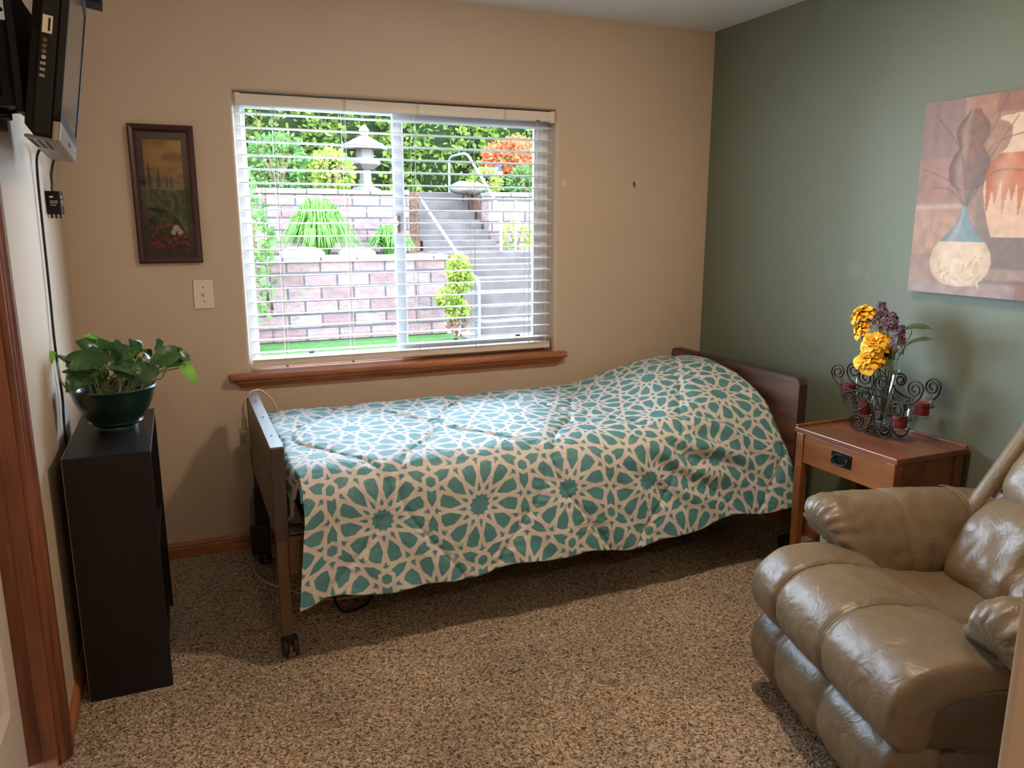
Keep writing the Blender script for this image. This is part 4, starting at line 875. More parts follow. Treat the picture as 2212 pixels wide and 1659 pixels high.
for a, b in ((-.044, .551), (.044, .551), (-.044, .594), (.044, .594)): obj('nail', MB().lathe([(.003, 0), (.002, .0015), (.0005, .002)], (xf-.003, yc+a, b), 8, M=Matrix.Rotation(-PI/2, 4, 'Y')), M['hardware'], pl)
obj('lower_shelf', MB().box(lx[0]+.01, lx[1]-.01, ly[0]+.01, ly[1]-.01, .085, .103), M['tablewood'], t, bevel=.002)
# ------------------------------------------------------------------ wrought iron candle holder, vase, votives
SCROLL={
'f1':[(-1.209,0.858),(-1.215,0.861),(-1.218,0.866),(-1.218,0.873),(-1.214,0.878),(-1.206,0.881),(-1.197,0.88),(-1.188,0.874),(-1.184,0.865),(-1.185,0.855),(-1.193,0.847),(-1.205,0.844),(-1.219,0.848),(-1.229,0.857),(-1.234,0.87),(-1.231,0.882),(-1.22,0.892),(-1.203,0.894),(-1.186,0.889),(-1.173,0.876),(-1.168,0.859),(-1.182,0.835),(-1.206,0.817),(-1.238,0.808),(-1.284,0.805),(-1.331,0.808),(-1.365,0.821),(-1.385,0.844),(-1.385,0.874),(-1.377,0.891),(-1.36,0.899),(-1.341,0.899),(-1.324,0.891),(-1.314,0.877),(-1.312,0.861),(-1.32,0.848),(-1.333,0.842),(-1.348,0.843),(-1.36,0.849),(-1.367,0.86),(-1.368,0.871),(-1.362,0.88),(-1.353,0.884),(-1.343,0.884),(-1.335,0.879),(-1.33,0.872),(-1.33,0.864),(-1.334,0.859),(-1.34,0.857),(-1.346,0.858)],
'f2':[(-1.434,0.866),(-1.433,0.871),(-1.429,0.875),(-1.423,0.876),(-1.416,0.874),(-1.41,0.869),(-1.408,0.861),(-1.41,0.853),(-1.417,0.848),(-1.426,0.846),(-1.437,0.85),(-1.444,0.858),(-1.447,0.869),(-1.444,0.879),(-1.435,0.887),(-1.421,0.888),(-1.408,0.884),(-1.397,0.873),(-1.394,0.858),(-1.397,0.835),(-1.421,0.821),(-1.456,0.807),(-1.499,0.802),(-1.541,0.804),(-1.575,0.815),(-1.598,0.837),(-1.608,0.872),(-1.6,0.887),(-1.585,0.895),(-1.568,0.895),(-1.553,0.887),(-1.544,0.874),(-1.543,0.859),(-1.55,0.847),(-1.561,0.841),(-1.574,0.841),(-1.585,0.848),(-1.592,0.858),(-1.592,0.868),(-1.587,0.877),(-1.579,0.881),(-1.57,0.88),(-1.562,0.875),(-1.559,0.869),(-1.559,0.862),(-1.562,0.857),(-1.568,0.855),(-1.573,0.856)],
'f3':[(-1.281,0.764),(-1.287,0.767),(-1.29,0.773),(-1.29,0.779),(-1.286,0.784),(-1.278,0.787),(-1.269,0.785),(-1.261,0.779),(-1.257,0.77),(-1.259,0.761),(-1.266,0.754),(-1.277,0.751),(-1.29,0.755),(-1.3,0.764),(-1.304,0.776),(-1.301,0.788),(-1.29,0.797),(-1.275,0.799),(-1.259,0.793),(-1.247,0.781),(-1.243,0.765),(-1.251,0.745),(-1.275,0.727),(-1.311,0.725),(-1.342,0.739),(-1.368,0.767),(-1.382,0.803),(-1.389,0.833)],
'f4':[(-1.33,0.678),(-1.335,0.681),(-1.339,0.686),(-1.339,0.693),(-1.334,0.698),(-1.327,0.7),(-1.318,0.698),(-1.31,0.692),(-1.306,0.683),(-1.308,0.673),(-1.315,0.666),(-1.326,0.664),(-1.339,0.668),(-1.349,0.678),(-1.353,0.69),(-1.35,0.703),(-1.339,0.711),(-1.324,0.713),(-1.308,0.707),(-1.296,0.694),(-1.292,0.677),(-1.301,0.657),(-1.32,0.647),(-1.346,0.65),(-1.374,0.668),(-1.39,0.701),(-1.394,0.73),(-1.382,0.766),(-1.369,0.786)],
'f5':[(-1.395,0.829),(-1.401,0.802),(-1.425,0.761),(-1.451,0.731),(-1.477,0.72),(-1.506,0.724),(-1.53,0.745),(-1.537,0.779),(-1.529,0.793),(-1.515,0.801),(-1.498,0.8),(-1.483,0.792),(-1.474,0.779),(-1.473,0.764),(-1.48,0.753),(-1.491,0.747),(-1.504,0.748),(-1.515,0.755),(-1.521,0.765),(-1.522,0.775),(-1.517,0.783),(-1.509,0.787),(-1.5,0.786),(-1.492,0.782),(-1.488,0.775),(-1.489,0.768),(-1.492,0.763),(-1.497,0.761),(-1.503,0.762)],
'f6':[(-1.407,0.776),(-1.399,0.745),(-1.404,0.704),(-1.419,0.674),(-1.441,0.654),(-1.468,0.652),(-1.488,0.673),(-1.493,0.7),(-1.486,0.712),(-1.473,0.719),(-1.458,0.718),(-1.444,0.711),(-1.436,0.698),(-1.435,0.685),(-1.441,0.675),(-1.452,0.67),(-1.463,0.671),(-1.474,0.677),(-1.479,0.687),(-1.48,0.696),(-1.476,0.704),(-1.468,0.707),(-1.459,0.706),(-1.452,0.702),(-1.448,0.695),(-1.448,0.689),(-1.452,0.684),(-1.457,0.682),(-1.462,0.683)],
'r1':[(-1.221,0.865),(-1.224,0.87),(-1.223,0.875),(-1.219,0.88),(-1.211,0.883),(-1.202,0.881),(-1.195,0.875),(-1.191,0.866),(-1.193,0.857),(-1.201,0.85),(-1.213,0.847),(-1.226,0.851),(-1.236,0.86),(-1.24,0.873),(-1.236,0.885),(-1.225,0.894),(-1.209,0.897),(-1.192,0.892),(-1.179,0.879),(-1.174,0.862),(-1.178,0.845),(-1.196,0.824),(-1.232,0.81),(-1.275,0.806),(-1.313,0.811)],
'r2':[(-1.408,0.844),(-1.409,0.84),(-1.411,0.835),(-1.415,0.829),(-1.424,0.824),(-1.434,0.819),(-1.444,0.815),(-1.454,0.812),(-1.463,0.81),(-1.472,0.809),(-1.48,0.808),(-1.488,0.808),(-1.493,0.808)],
'r3':[(-1.441,0.86),(-1.446,0.861),(-1.45,0.865),(-1.453,0.87),(-1.452,0.876),(-1.447,0.881),(-1.44,0.883),(-1.432,0.881),(-1.425,0.875),(-1.422,0.867),(-1.425,0.858),(-1.432,0.851),(-1.442,0.849),(-1.453,0.853),(-1.461,0.862),(-1.464,0.873),(-1.461,0.884),(-1.451,0.892),(-1.438,0.894),(-1.424,0.889)],
'r4':[(-1.591,0.822),(-1.606,0.84),(-1.614,0.866),(-1.614,0.875),(-1.607,0.89),(-1.593,0.898),(-1.577,0.898),(-1.562,0.89),(-1.554,0.877),(-1.553,0.863),(-1.559,0.851),(-1.571,0.845),(-1.583,0.846),(-1.594,0.852),(-1.6,0.862),(-1.6,0.872),(-1.595,0.88),(-1.587,0.884),(-1.578,0.884),(-1.571,0.879),(-1.568,0.873),(-1.568,0.866),(-1.572,0.861),(-1.577,0.859),(-1.581,0.86)],
'r5':[(-1.285,0.782),(-1.28,0.785),(-1.274,0.786),(-1.267,0.782),(-1.262,0.776),(-1.261,0.768),(-1.266,0.761),(-1.274,0.757),(-1.285,0.759),(-1.295,0.766),(-1.3,0.776),(-1.298,0.788),(-1.29,0.796),(-1.276,0.799),(-1.262,0.794),(-1.25,0.783),(-1.246,0.768),(-1.251,0.747)],
'r6':[(-1.403,0.822),(-1.406,0.813),(-1.41,0.8),(-1.415,0.789),(-1.42,0.78),(-1.426,0.772),(-1.429,0.763),(-1.426,0.752),(-1.42,0.74),(-1.414,0.729),(-1.407,0.722),(-1.401,0.717),(-1.396,0.713)],
'r7':[(-1.476,0.755),(-1.475,0.763),(-1.475,0.774),(-1.475,0.783),(-1.478,0.79),(-1.483,0.795),(-1.487,0.797),(-1.49,0.794),(-1.494,0.788),(-1.496,0.783)],
'r8':[(-1.433,0.662),(-1.436,0.659),(-1.44,0.654),(-1.445,0.651),(-1.452,0.649),(-1.459,0.648),(-1.467,0.649),(-1.475,0.653),(-1.483,0.658),(-1.49,0.664),(-1.494,0.673),(-1.498,0.683),(-1.5,0.69)],
}
XF_, XR_ = -.205, -.125
ch = thing('candle_holder', (-.165, -1.40, tz), 'scrolled wrought iron candle holder around the glass vase on the end table', 'candle holder')
zmin = min(z for v in SCROLL.values() for y, z in v); dz0 = max(0, tz+.005-zmin)
for k, v in SCROLL.items():
    x = XF_ if k[0] == 'f' else XR_
    obj('scroll', MB().tube([(x, y, max(z, tz+.004)) for y, z in v], .0034 if k[0] == 'f' else .0036, 8), M['iron'], ch, smooth=180)
VX, VY = -.165, -1.395
for y, z, k in ((-1.425, .835, 'f'), (-1.425, .72, 'f')):
    obj('band', MB().tube([(XF_-.004, y-.008, z), (XF_-.004, y+.008, z+.004)], .005, 8), M['iron'], ch)
VOT = [(-.135, -1.203, .752, 'upper left votive at the far end of the iron holder'), (-.165, -1.318, .700, 'lower left votive just left of the vase'), (-.185, -1.505, .690, 'lowest votive, right of the vase near the table'), (-.145, -1.562, .750, 'upper right votive nearest the recliner')]
def ringpts(x, y, z, r, n=28): return [(x+r*math.cos(2*PI*k/n), y+r*math.sin(2*PI*k/n), z) for k in range(n)]
for x, y, z, _ in VOT:
    mb = MB().tube(ringpts(x, y, z+.046, .0405), .0022, 6, closed=True)
    d = Vector((VX-x, VY-y, 0)).normalized(); s = Vector((x, y, z+.046))+d*.0405; mb.tube(crom([s, s+d*.02+Vector((0, 0, -.004)), Vector((XR_ if y > VY or y < -1.53 else XF_, VY+(.012 if y > VY else -.03), z+.03))], 5), .0026, 6)
    obj('votive_ring', mb, M['iron'], ch, smooth=180)
mb = MB()
for r, z in ((.048, tz+.004), (.040, tz+.016), (.034, tz+.024)): mb.tube(ringpts(VX, VY, z, r), .0028, 7, closed=True)
for k in range(3):
    a = k*2*PI/3+.5; mb.tube([(VX+.048*math.cos(a), VY+.048*math.sin(a), tz+.004), (VX+.034*math.cos(a), VY+.034*math.sin(a), tz+.024)], .0026, 6)
mb.tube([(VX-.035, VY, tz+.024), (VX+.035, VY, tz+.024)], .0026, 6).tube([(XF_, VY-.03, tz+.006), (VX, VY-.03, tz+.006), (XR_, VY-.03, tz+.006)], .0026, 6).tube([(XF_, VY+.03, tz+.006), (XR_, VY+.03, tz+.006)], .0026, 6)
obj('base_ring', mb, M['iron'], ch, smooth=180)
va = obj('glass_vase', MB().lathe([(.002, tz+.028), (.023, tz+.028), (.026, tz+.034), (.030, .74), (.040, .82), (.055, .905), (.0535, .906)], (VX, VY, 0), 36, caps=False), M['clear'], smooth=60)
tag(va, 'tall tapered clear glass vase of flowers inside the iron holder', 'vase')
for x, y, z, lb in VOT:
    g = obj('votive_glass', MB().lathe([(.002, 0), (.029, 0), (.031, .003), (.036, .08), (.038, .082), (.0365, .083)], (x, y, z), 28, caps=False), M['clear'], smooth=60)
    tag(g, 'clear glass, '+lb, 'votive glass', 'votive glasses')
    c = thing('candle', (x, y, z+.0105), 'dark red candle in the '+lb, 'candle', 'red votive candles')
    obj('wax', MB().lathe([(.002, .0105), (.024, .0105), (.026, .014), (.0265, .055), (.024, .058), (.016, .056), (.002, .053)], (x, y, z), 24), M['wax'], c, smooth=60)
    obj('wick', MB().tube([(x, y, z+.053), (x+.001, y, z+.062)], .0009, 5), M['cable'], c)
# ------------------------------------------------------------------ flowers
def bloom(mb, c, nrm, R_, layers=5, seed=0):
    rg = random.Random(seed); c = Vector(c); n = Vector(nrm).normalized(); a = n.cross(Vector((0, 0, 1)) if abs(n.z) < .9 else Vector((1, 0, 0))).normalized(); b = n.cross(a)
    for L_ in range(layers):
        k = L_/(layers-1); cnt = 13-2*L_
        for i in range(cnt):
            t_ = 2*PI*(i+.5*(L_ % 2))/cnt+rg.uniform(-.15, .15); d0 = a*math.cos(t_)+b*math.sin(t_); s = n.cross(d0)
            rr = R_*(1-.55*k)*rg.uniform(.85, 1.08); w = rr*.27+.002; el = math.radians(-14+62*k+rg.uniform(-12, 12)); tw = rg.uniform(-.3, .3)
            d = d0*math.cos(el)+n*math.sin(el); up = n*math.cos(el)-d0*math.sin(el); s2 = s*math.cos(tw)+up*math.sin(tw); p0 = c+n*(R_*.30*k)+d0*R_*.06
            vs = []
            for q, (u_, h, z_) in enumerate([(.0, .25, 0), (.3, .7, .10), (.6, 1., .12), (.82, .98, .04), (.95, .72, -.08), (1.02, .25, -.16)]):
                for m in (-1, 0, 1):
                    ed = .06*R_*abs(m)+.05*R_*math.sin(q*2.3+m*1.7+i*1.9)*abs(m)*u_
                    vs.append(p0+d*rr*(u_-(.04*u_ if m == 0 and q == 5 else 0))+s2*(w*h*m)+up*(rr*z_+ed))
            mb.add(vs, [(q*3+m, q*3+m+1, q*3+m+4, q*3+m+3) for q in range(5) for m in range(2)])
def flowerleaf(mb, b, tp, w, nrm): heart(mb, b, tp, w, Vector(nrm), .15, .2)
bot = Vector((VX, VY, .70))
FL = [((-.19, -1.291, 1.112), (-.35, .25, .75), .052, 'yellow flower, topmost of the four in the vase', (-.19, -1.315, 1.04)),
      ((-.20, -1.302, 1.058), (-.62, .55, .45), .046, 'yellow flower facing left, just below the topmost yellow one', (-.18, -1.33, .99)),
      ((-.215, -1.385, 1.010), (-.75, -.35, .60), .056, 'large yellow flower with an orange centre in the middle of the bouquet', (-.17, -1.39, .95)),
      ((-.225, -1.372, .940), (-.60, -.15, .75), .058, 'lowest yellow flower, drooping over the rim of the vase', (-.175, -1.39, .90))]
for i, (c, nv, r, lb, mid) in enumerate(FL):
    c = Vector(c); nv = Vector(nv).normalized(); t = thing('yellow_flower', bot+Vector((0, .006*i-.01, 0)), lb, 'flower', 'yellow flowers in the vase')
    mb = MB(); bloom(mb, c, nv, r, 5, i); obj('petals', mb, M['yellow'], t, smooth=180, recalc=False)
    obj('centre', MB().lathe([(.009, 0), (.008, .004), (.003, .007)], (0, 0, 0), 10, M=Matrix.Translation(c+nv*r*.42) @ nv.to_track_quat('Z', 'Y').to_matrix().to_4x4()), M['ycent'], t, smooth=180)
    obj('calyx', MB().lathe([(.002, -.016), (.009, -.004), (.016, .004)], (0, 0, 0), 10, M=Matrix.Translation(c) @ nv.to_track_quat('Z', 'Y').to_matrix().to_4x4()), M['fstem'], t, smooth=180)
    obj('stem', MB().tube(crom([bot+Vector((.004*i-.006, .006*i-.01, 0)), Vector((VX-.005+.006*i, VY+.008*(1.5-i), .85)), Vector(mid), c-nv*.012], 6), .0022, 6), M['fstem'], t, smooth=180)
    if i in (1, 2):
        mb = MB(); flowerleaf(mb, Vector(mid), Vector(mid)+Vector((-.02, .02 if i == 1 else -.05, .06)), .05, (-1, .1, .2)); flowerleaf(mb, Vector(mid)+Vector((0, 0, -.02)), Vector(mid)+Vector((-.01, .035, -.03)), .04, (-1, .3, .2)); obj('leaf', mb, M['fleaf'], t, smooth=180, recalc=False)
LI = [((-.185, -1.372, 1.062), (-.19, -1.374, 1.165), .040, 'tall purple lilac spray beside the topmost yellow flower'), ((-.18, -1.405, 1.07), (-.18, -1.428, 1.128), .036, 'purple lilac spray leaning right at the top of the bouquet'), ((-.175, -1.445, .985), (-.18, -1.466, 1.085), .034, 'lowest purple lilac spray on the right side of the bouquet')]
for i, (a, b, r, lb) in enumerate(LI):
    a, b = Vector(a), Vector(b); ax = (b-a).normalized(); t = thing('lilac_spray', bot+Vector((.006, .004-.006*i, 0)), lb, 'flower', 'lilac sprays in the vase'); mb = MB(); rg = random.Random(20+i)
    for k in range(95):
        u_ = rg.random()**.8; d = Vector((rg.gauss(0, 1), rg.gauss(0, 1), rg.gauss(0, 1))); d = (d-ax*d.dot(ax)).normalized(); rad = r*(1-.72*u_**1.5)*rg.uniform(.55, 1.05); p = a+(b-a)*u_+d*rad
        n_ = (d+ax*.5+Vector((rg.uniform(-.5, .5), rg.uniform(-.5, .5), rg.uniform(-.5, .5)))).normalized(); e = n_.cross(ax).normalized(); f_ = n_.cross(e)
        for q in range(4):
            th = q*PI/2+k; w1_ = e*math.cos(th)+f_*math.sin(th); w2_ = n_.cross(w1_); sz = rg.uniform(.0065, .0095)
            mb.add([p, p+w1_*sz*.6+w2_*sz*.42+n_*.001, p+w1_*sz*1.15+n_*.003, p+w1_*sz*.6-w2_*sz*.42+n_*.001], [(0, 1, 2, 3)])
    obj('florets', mb, M['lilac'], t, recalc=False)
    obj('stem', MB().tube(crom([bot+Vector((.006, .004-.006*i, 0)), Vector((VX+.01, VY-.012*i, .88)), a, b], 6), .0022, 6), M['fstem'], t, smooth=180)
    if i == 2:
        mb = MB(); flowerleaf(mb, (-.19, -1.44, .95), (-.20, -1.475, .90), .05, (-1, -.2, .3)); flowerleaf(mb, (-.18, -1.43, .96), (-.20, -1.46, 1.0), .045, (-1, -.2, .3)); obj('leaf', mb, M['fleaf'], t, smooth=180, recalc=False)
t = thing('leafy_branch', bot+Vector((0, -.012, 0)), 'thin branch with two pointed green leaves sticking out to the right of the bouquet', 'branch')
obj('stem', MB().tube(crom([bot+Vector((0, -.012, 0)), (VX, VY-.03, .88), (-.19, -1.478, .975), (-.19, -1.515, 1.055), (-.19, -1.519, 1.078)], 6), .002, 6).tube(crom([(-.19, -1.487, .992), (-.19, -1.505, 1.015), (-.19, -1.522, 1.028)], 4), .0012, 5), M['fstem'], t, smooth=180)
for b_, e_, w_ in (((-.19, -1.508, 1.085), (-.21, -1.615, 1.098), .040), ((-.19, -1.522, 1.03), (-.21, -1.628, 1.062), .036)):
    mb = MB(); flowerleaf(mb, b_, e_, w_, (-.55, .05, .8)); obj('leaf', mb, M['fleaf'], t, smooth=180, recalc=False)

# ------------------------------------------------------------------ canvas painting
cy1, cy0, cz0, cz1 = -1.357, -2.06, 1.207, 1.905
t = thing('canvas_painting', (-.02, (cy0+cy1)/2, cz0), 'unframed canvas still life of vases in rust and grey on the green wall', 'painting')
NU, NW = 230, 230
vs, fs, uv = grid(NU, NW, lambda a, b: (-.040, cy1+(cy0-cy1)*a, cz0+(cz1-cz0)*b)); u, v = uv[:, 0], uv[:, 1]
c = np.tile(np.array(lin((158, 122, 108))), (len(u), 1)); n1 = vnoise(u*3, v*3, 1.2, 5); n2 = vnoise(u*9, v*3, 2., 8); n3 = vnoise(u*22, v*22, 1., 2)
c = mixc(c, .5+n1*1.4, (182, 150, 134)); c = mixc(c, (.45+n2*1.1)*.5, (132, 112, 102))
def rect(a0, a1, b0, b1, k, s=.8, soft=.012):
    global c
    m = np.clip((u-a0)/soft, 0, 1)*np.clip((a1-u)/soft, 0, 1)*np.clip((v-b0)/soft, 0, 1)*np.clip((b1-v)/soft, 0, 1)*(s+n3*.3)
    c = mixc(c, m, k)
rect(-.1, .24, .70, 1.1, (126, 104, 98), .55); rect(.27, 1.1, .68, 1.1, (172, 128, 104), .8); rect(.40, .8, .9, 1.1, (140, 90, 72), .6); rect(-.1, .30, .48, .72, (166, 118, 106), .6)
rect(.40, 1.1, .46, .66, (104, 84, 78), .85); rect(-.1, .34, .20, .455, (186, 146, 122), .7); rect(.35, 1.1, .14, .50, (136, 118, 106), .85); rect(.40, 1.1, .05, .34, (128, 112, 104), .7)
rect(-.1, 1.1, -.1, .075, (170, 148, 144), .7); rect(-.1, .30, .440, .475, (196, 172, 156), .7); rect(.44, .72, .085, .15, (170, 146, 130), .7); rect(.60, 1.1, -.1, .1, (146, 102, 86), .7)
rect(.10, .115, .20, .44, (150, 118, 104), .7); rect(.16, .2, .23, .46, (204, 150, 100), .5, .02)
def vase(prof, cx, k, shade, s=1., edge=.006, dark=.35):
    global c
    zs = [p[0] for p in prof]; w = np.interp(v, zs, [p[1] for p in prof], left=-1, right=-1); r = (u-cx)/np.maximum(w, 1e-6)
    m = np.clip((w-np.abs(u-cx))/edge, 0, 1)*(w > 0); c = mixc(c, m*s, k)
    c = mixc(c, m*s*np.clip(np.abs(r)**3, 0, 1)*dark*1.6, shade); c = mixc(c, m*s*np.clip(1-np.abs(r+.45)/.35, 0, 1)*.25, (236, 214, 196)); return m
vase([(.535, .0), (.54, .05), (.565, .092), (.60, .112), (.64, .118), (.68, .112), (.715, .095), (.748, .070), (.757, .066), (.768, .072), (.80, .090), (.835, .096), (.865, .086), (.89, .064), (.91, .044), (.935, .034), (.94, .0)], .292, (122, 92, 82), (82, 62, 58), .72)
VP = [(.30, 0), (.302, .10), (.36, .125), (.44, .150), (.53, .170), (.60, .168), (.66, .148), (.705, .105), (.735, .072), (.78, .055), (.83, .055), (.855, .078), (.872, .122), (.886, .118), (.895, 0)]
vase(VP, .55, (196, 120, 82), (140, 76, 50), 1.)
def inside(lo, hi, k, s_=1.):
    global c
    w_ = np.interp(v, [p[0] for p in VP], [p[1] for p in VP], left=-1, right=-1); c = mixc(c, np.clip((w_-np.abs(u-.55))/.006, 0, 1)*np.clip((v-lo)/.004, 0, 1)*np.clip((hi-v)/.004, 0, 1)*s_, k)
inside(.2, .50+.055*np.sin(u*150)+.035*np.sin(u*83+1), (220, 184, 156), .92)
inside(.708, 1., (224, 188, 162))
vase([(.045, 0), (.05, .08), (.08, .135), (.12, .166), (.17, .178), (.22, .168), (.26, .146), (.29, .118)], .295, (224, 196, 166), (176, 146, 122), 1., dark=.3)
vase([(.275, .132), (.29, .118), (.32, .086), (.36, .052), (.40, .030), (.44, .019), (.462, .018), (.463, 0)], .295, (132, 150, 152), (96, 112, 116), 1.)
rp = np.random.RandomState(9)
for k in range(26):
    a0, b0 = .295+(rp.rand()-.5)*.24, .06+rp.rand()*.17; th = rp.rand()*PI; l, w = .03+.02*rp.rand(), .010
    du, dv = (u-a0)*math.cos(th)+(v-b0)*math.sin(th), -(u-a0)*math.sin(th)+(v-b0)*math.cos(th); m = np.clip((1-np.abs(du)/l-np.abs(dv)/w)/.15, 0, 1)
    c = mixc(c, m*.55, [(188, 158, 132), (240, 218, 192)][k % 2])
for pts in ([(.295, .46), (.28, .58), (.22, .76), (.07, .93)], [(.30, .46), (.33, .64), (.40, .84), (.46, 1.)], [(.302, .46), (.36, .62), (.44, .76), (.52, .88)], [(.29, .46), (.20, .58), (.02, .66)], [(.305, .46), (.38, .58), (.46, .63), (.60, .62)], [(.298, .46), (.36, .66), (.42, .76), (.56, .80)], [(.288, .46), (.20, .54), (.10, .56)]):
    P_ = crom([(a, b, 0) for a, b in pts], 14); dmin = np.full(len(u), 9.)
    for p, q in zip(P_, P_[1:]):
        ex, ey = q.x-p.x, q.y-p.y; tt = np.clip(((u-p.x)*ex+(v-p.y)*ey)/(ex*ex+ey*ey+1e-12), 0, 1); dmin = np.minimum(dmin, np.hypot(u-p.x-tt*ex, v-p.y-tt*ey))
    c = mixc(c, np.clip((.006-dmin)/.004, 0, 1)*.7, (112, 104, 96))
c = np.clip(c*.82*(1+.16*n3[:, None]), 0, 1)
obj('painted_face', MB().add(vs, fs), attr_mat('vase_painting', 'paint', .6, grain=.25), t, attrs={'paint': c}, recalc=False)
obj('canvas_edge', MB().box(-.0395, -.0005, cy0, cy1, cz0, cz1), mat('canvas_side', (110, 96, 88), .8), t)

# ------------------------------------------------------------------ recliner
RT = math.radians(15); RF = Vector((-math.cos(RT), math.sin(RT), 0)); RS = Vector((math.sin(RT), math.cos(RT), 0))
def W(f, s, z): return RF*f+RS*s+Vector((0, 0, z))
rc = thing('recliner', W(.1, -2.35, 0), 'taupe leather recliner angled beside the end table', 'armchair')
def nfun(p, k, seed=0): return noise.noise(Vector((p.x*k, p.y*k, p.z*k+seed)))
def resample(P, n, closed=False):
    P = np.array([tuple(p) for p in P]);
    if closed: P = np.vstack([P, P[:1]])
    s = np.concatenate([[0], np.cumsum(np.linalg.norm(np.diff(P, axis=0), axis=1))]); q = np.linspace(0, s[-1], n, endpoint=not closed)
    return np.stack([np.interp(q, s, P[:, i]) for i in range(P.shape[1])], 1)
def cushion(name, prof, s0, s1, m, parent, seams=(), endr=.035, ns=64, npf=72, wr=.004, puff=.01, ridge=.0, rot=None, tz_=None, wk=14, anis=(1, 1, 1), seam_d=.009):
    """closed (a,z) profile swept from s0 to s1, rounded ends, seams pinched, leather wrinkles"""
    pr = resample(crom([(a, z, 0) for a, z in prof], 10, closed=True), npf, closed=True)[:, :2]; c0 = pr.mean(0)
    rings = []; qs = [i/(ns-1) for i in range(ns)]
    bounds = sorted([s0, *seams, s1], reverse=s0 > s1)
    for q in qs:
        qq = .5-.5*math.cos(PI*q) if endr else q; qq = .35*qq+.65*q
        s = s0+(s1-s0)*qq; e = min(abs(s-s0), abs(s1-s)); sc = math.sqrt(max(0, 1-(1-min(1, e/endr))**2)) if endr else 1
        dmin = min([abs(s-k) for k in seams] or [9]); ins = (1-sc)*endr*.9
        seg = [(a, b) for a, b in zip(bounds, bounds[1:]) if min(a, b)-1e-6 <= s <= max(a, b)+1e-6][0]; x = (s-seg[0])/(seg[1]-seg[0]) if seg[1] != seg[0] else 0
        pf = puff*math.sin(PI*min(1, max(0, x)))**.6-seam_d*math.exp(-(dmin/.009)**2)
        tn = np.roll(pr, -1, 0)-np.roll(pr, 1, 0); nn = np.stack([tn[:, 1], -tn[:, 0]], 1); nn /= np.linalg.norm(nn, axis=1)[:, None]+1e-9
        if ((pr-c0)*nn).sum() < 0: nn = -nn
        ring = []
        for (a, z), (na, nz_) in zip(pr, nn):
            p0 = Vector((a*anis[0], s*anis[1], z*anis[2])); d = pf-ins+wr*(nfun(p0, wk)+.5*nfun(p0, wk*2.3, 4))
            if dmin < .07: d += .004*nfun(Vector((a*.3, s*.2, z*3+a*3)), 24, 2)*math.exp(-(dmin/.035)**2)
            ring.append((a+na*d, s, z+nz_*d))
        rings.append(ring)
    out = [[(rot(*p) if rot else W(*p)) for p in r] for r in rings]
    return obj(name, MB().loft(out, 'ngon' if name in ('seat', 'base_panel', 'footrest') else True), m, parent, smooth=180 if name not in ('seat', 'base_panel') else 60)
SA, SB = -1.992, -2.712; seams = (-2.150, -2.402)
# footrest panel, bull-nosed seat, inner seat
fr = cushion('footrest', [(.500, .268), (.548, .262), (.578, .225), (.588, .175), (.578, .12), (.545, .072), (.49, .062), (.44, .075), (.43, .17), (.44, .26)], SA-.002, SB+.012, M['leather'], rc, seams, .03, puff=.008)
seat = cushion('seat', [(.24, .405), (.25, .445), (.32, .468), (.40, .482), (.47, .480), (.53, .462), (.572, .425), (.592, .375), (.590, .325), (.565, .285), (.525, .268), (.490, .275), (.478, .315), (.47, .365), (.43, .392), (.34, .398)], SA, SB, M['leather'], rc, seams, .022, ns=84, npf=96, puff=.007, wr=.0035)
cushion('inner_seat', [(-.20, .30), (-.20, .385), (-.05, .388), (.10, .395), (.22, .415), (.30, .435), (.36, .43), (.36, .34)], -2.03, -2.60, M['leather'], rc, (-2.402,), .03, puff=.010, wr=.004)
for s, seam in ((seams[0], 0), (seams[1], 1)):
    for o in (-.006, .006):
        P_ = [W(a+.002, s+o, z+.002) for a, z in [(.33, .471), (.40, .484), (.47, .482), (.53, .464), (.573, .427), (.594, .375), (.592, .325), (.57, .289)]]
        obj('stitching', MB().tube(crom(P_, 6), .0008, 5), M['stitch'], seat, smooth=180)
# box under the seat on the near side
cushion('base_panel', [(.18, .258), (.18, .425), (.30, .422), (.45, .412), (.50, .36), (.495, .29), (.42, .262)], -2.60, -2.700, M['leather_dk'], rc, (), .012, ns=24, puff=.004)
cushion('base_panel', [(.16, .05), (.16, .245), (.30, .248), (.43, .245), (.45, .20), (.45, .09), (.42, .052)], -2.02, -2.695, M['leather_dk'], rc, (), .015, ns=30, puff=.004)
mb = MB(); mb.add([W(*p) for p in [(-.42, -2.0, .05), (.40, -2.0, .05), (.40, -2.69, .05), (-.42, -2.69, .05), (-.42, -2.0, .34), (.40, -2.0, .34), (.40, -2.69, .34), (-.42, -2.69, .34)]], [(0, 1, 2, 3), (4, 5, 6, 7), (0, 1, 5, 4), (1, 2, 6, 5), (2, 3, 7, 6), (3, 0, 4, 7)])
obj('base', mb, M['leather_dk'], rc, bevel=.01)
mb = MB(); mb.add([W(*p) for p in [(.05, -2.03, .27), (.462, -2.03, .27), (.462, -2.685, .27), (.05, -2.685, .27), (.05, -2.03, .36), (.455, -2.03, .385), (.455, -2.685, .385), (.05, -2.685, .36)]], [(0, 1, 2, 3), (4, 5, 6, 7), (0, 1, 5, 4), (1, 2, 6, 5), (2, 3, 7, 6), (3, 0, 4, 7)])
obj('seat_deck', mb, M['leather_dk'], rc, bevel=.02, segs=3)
for f_ in (-.35, .33):
    for s_ in (-2.06, -2.63): obj('foot', MB().lathe([(.02, 0), (.025, .01), (.022, .05)], W(f_, s_, 0), 12), M['rubber'], rc)
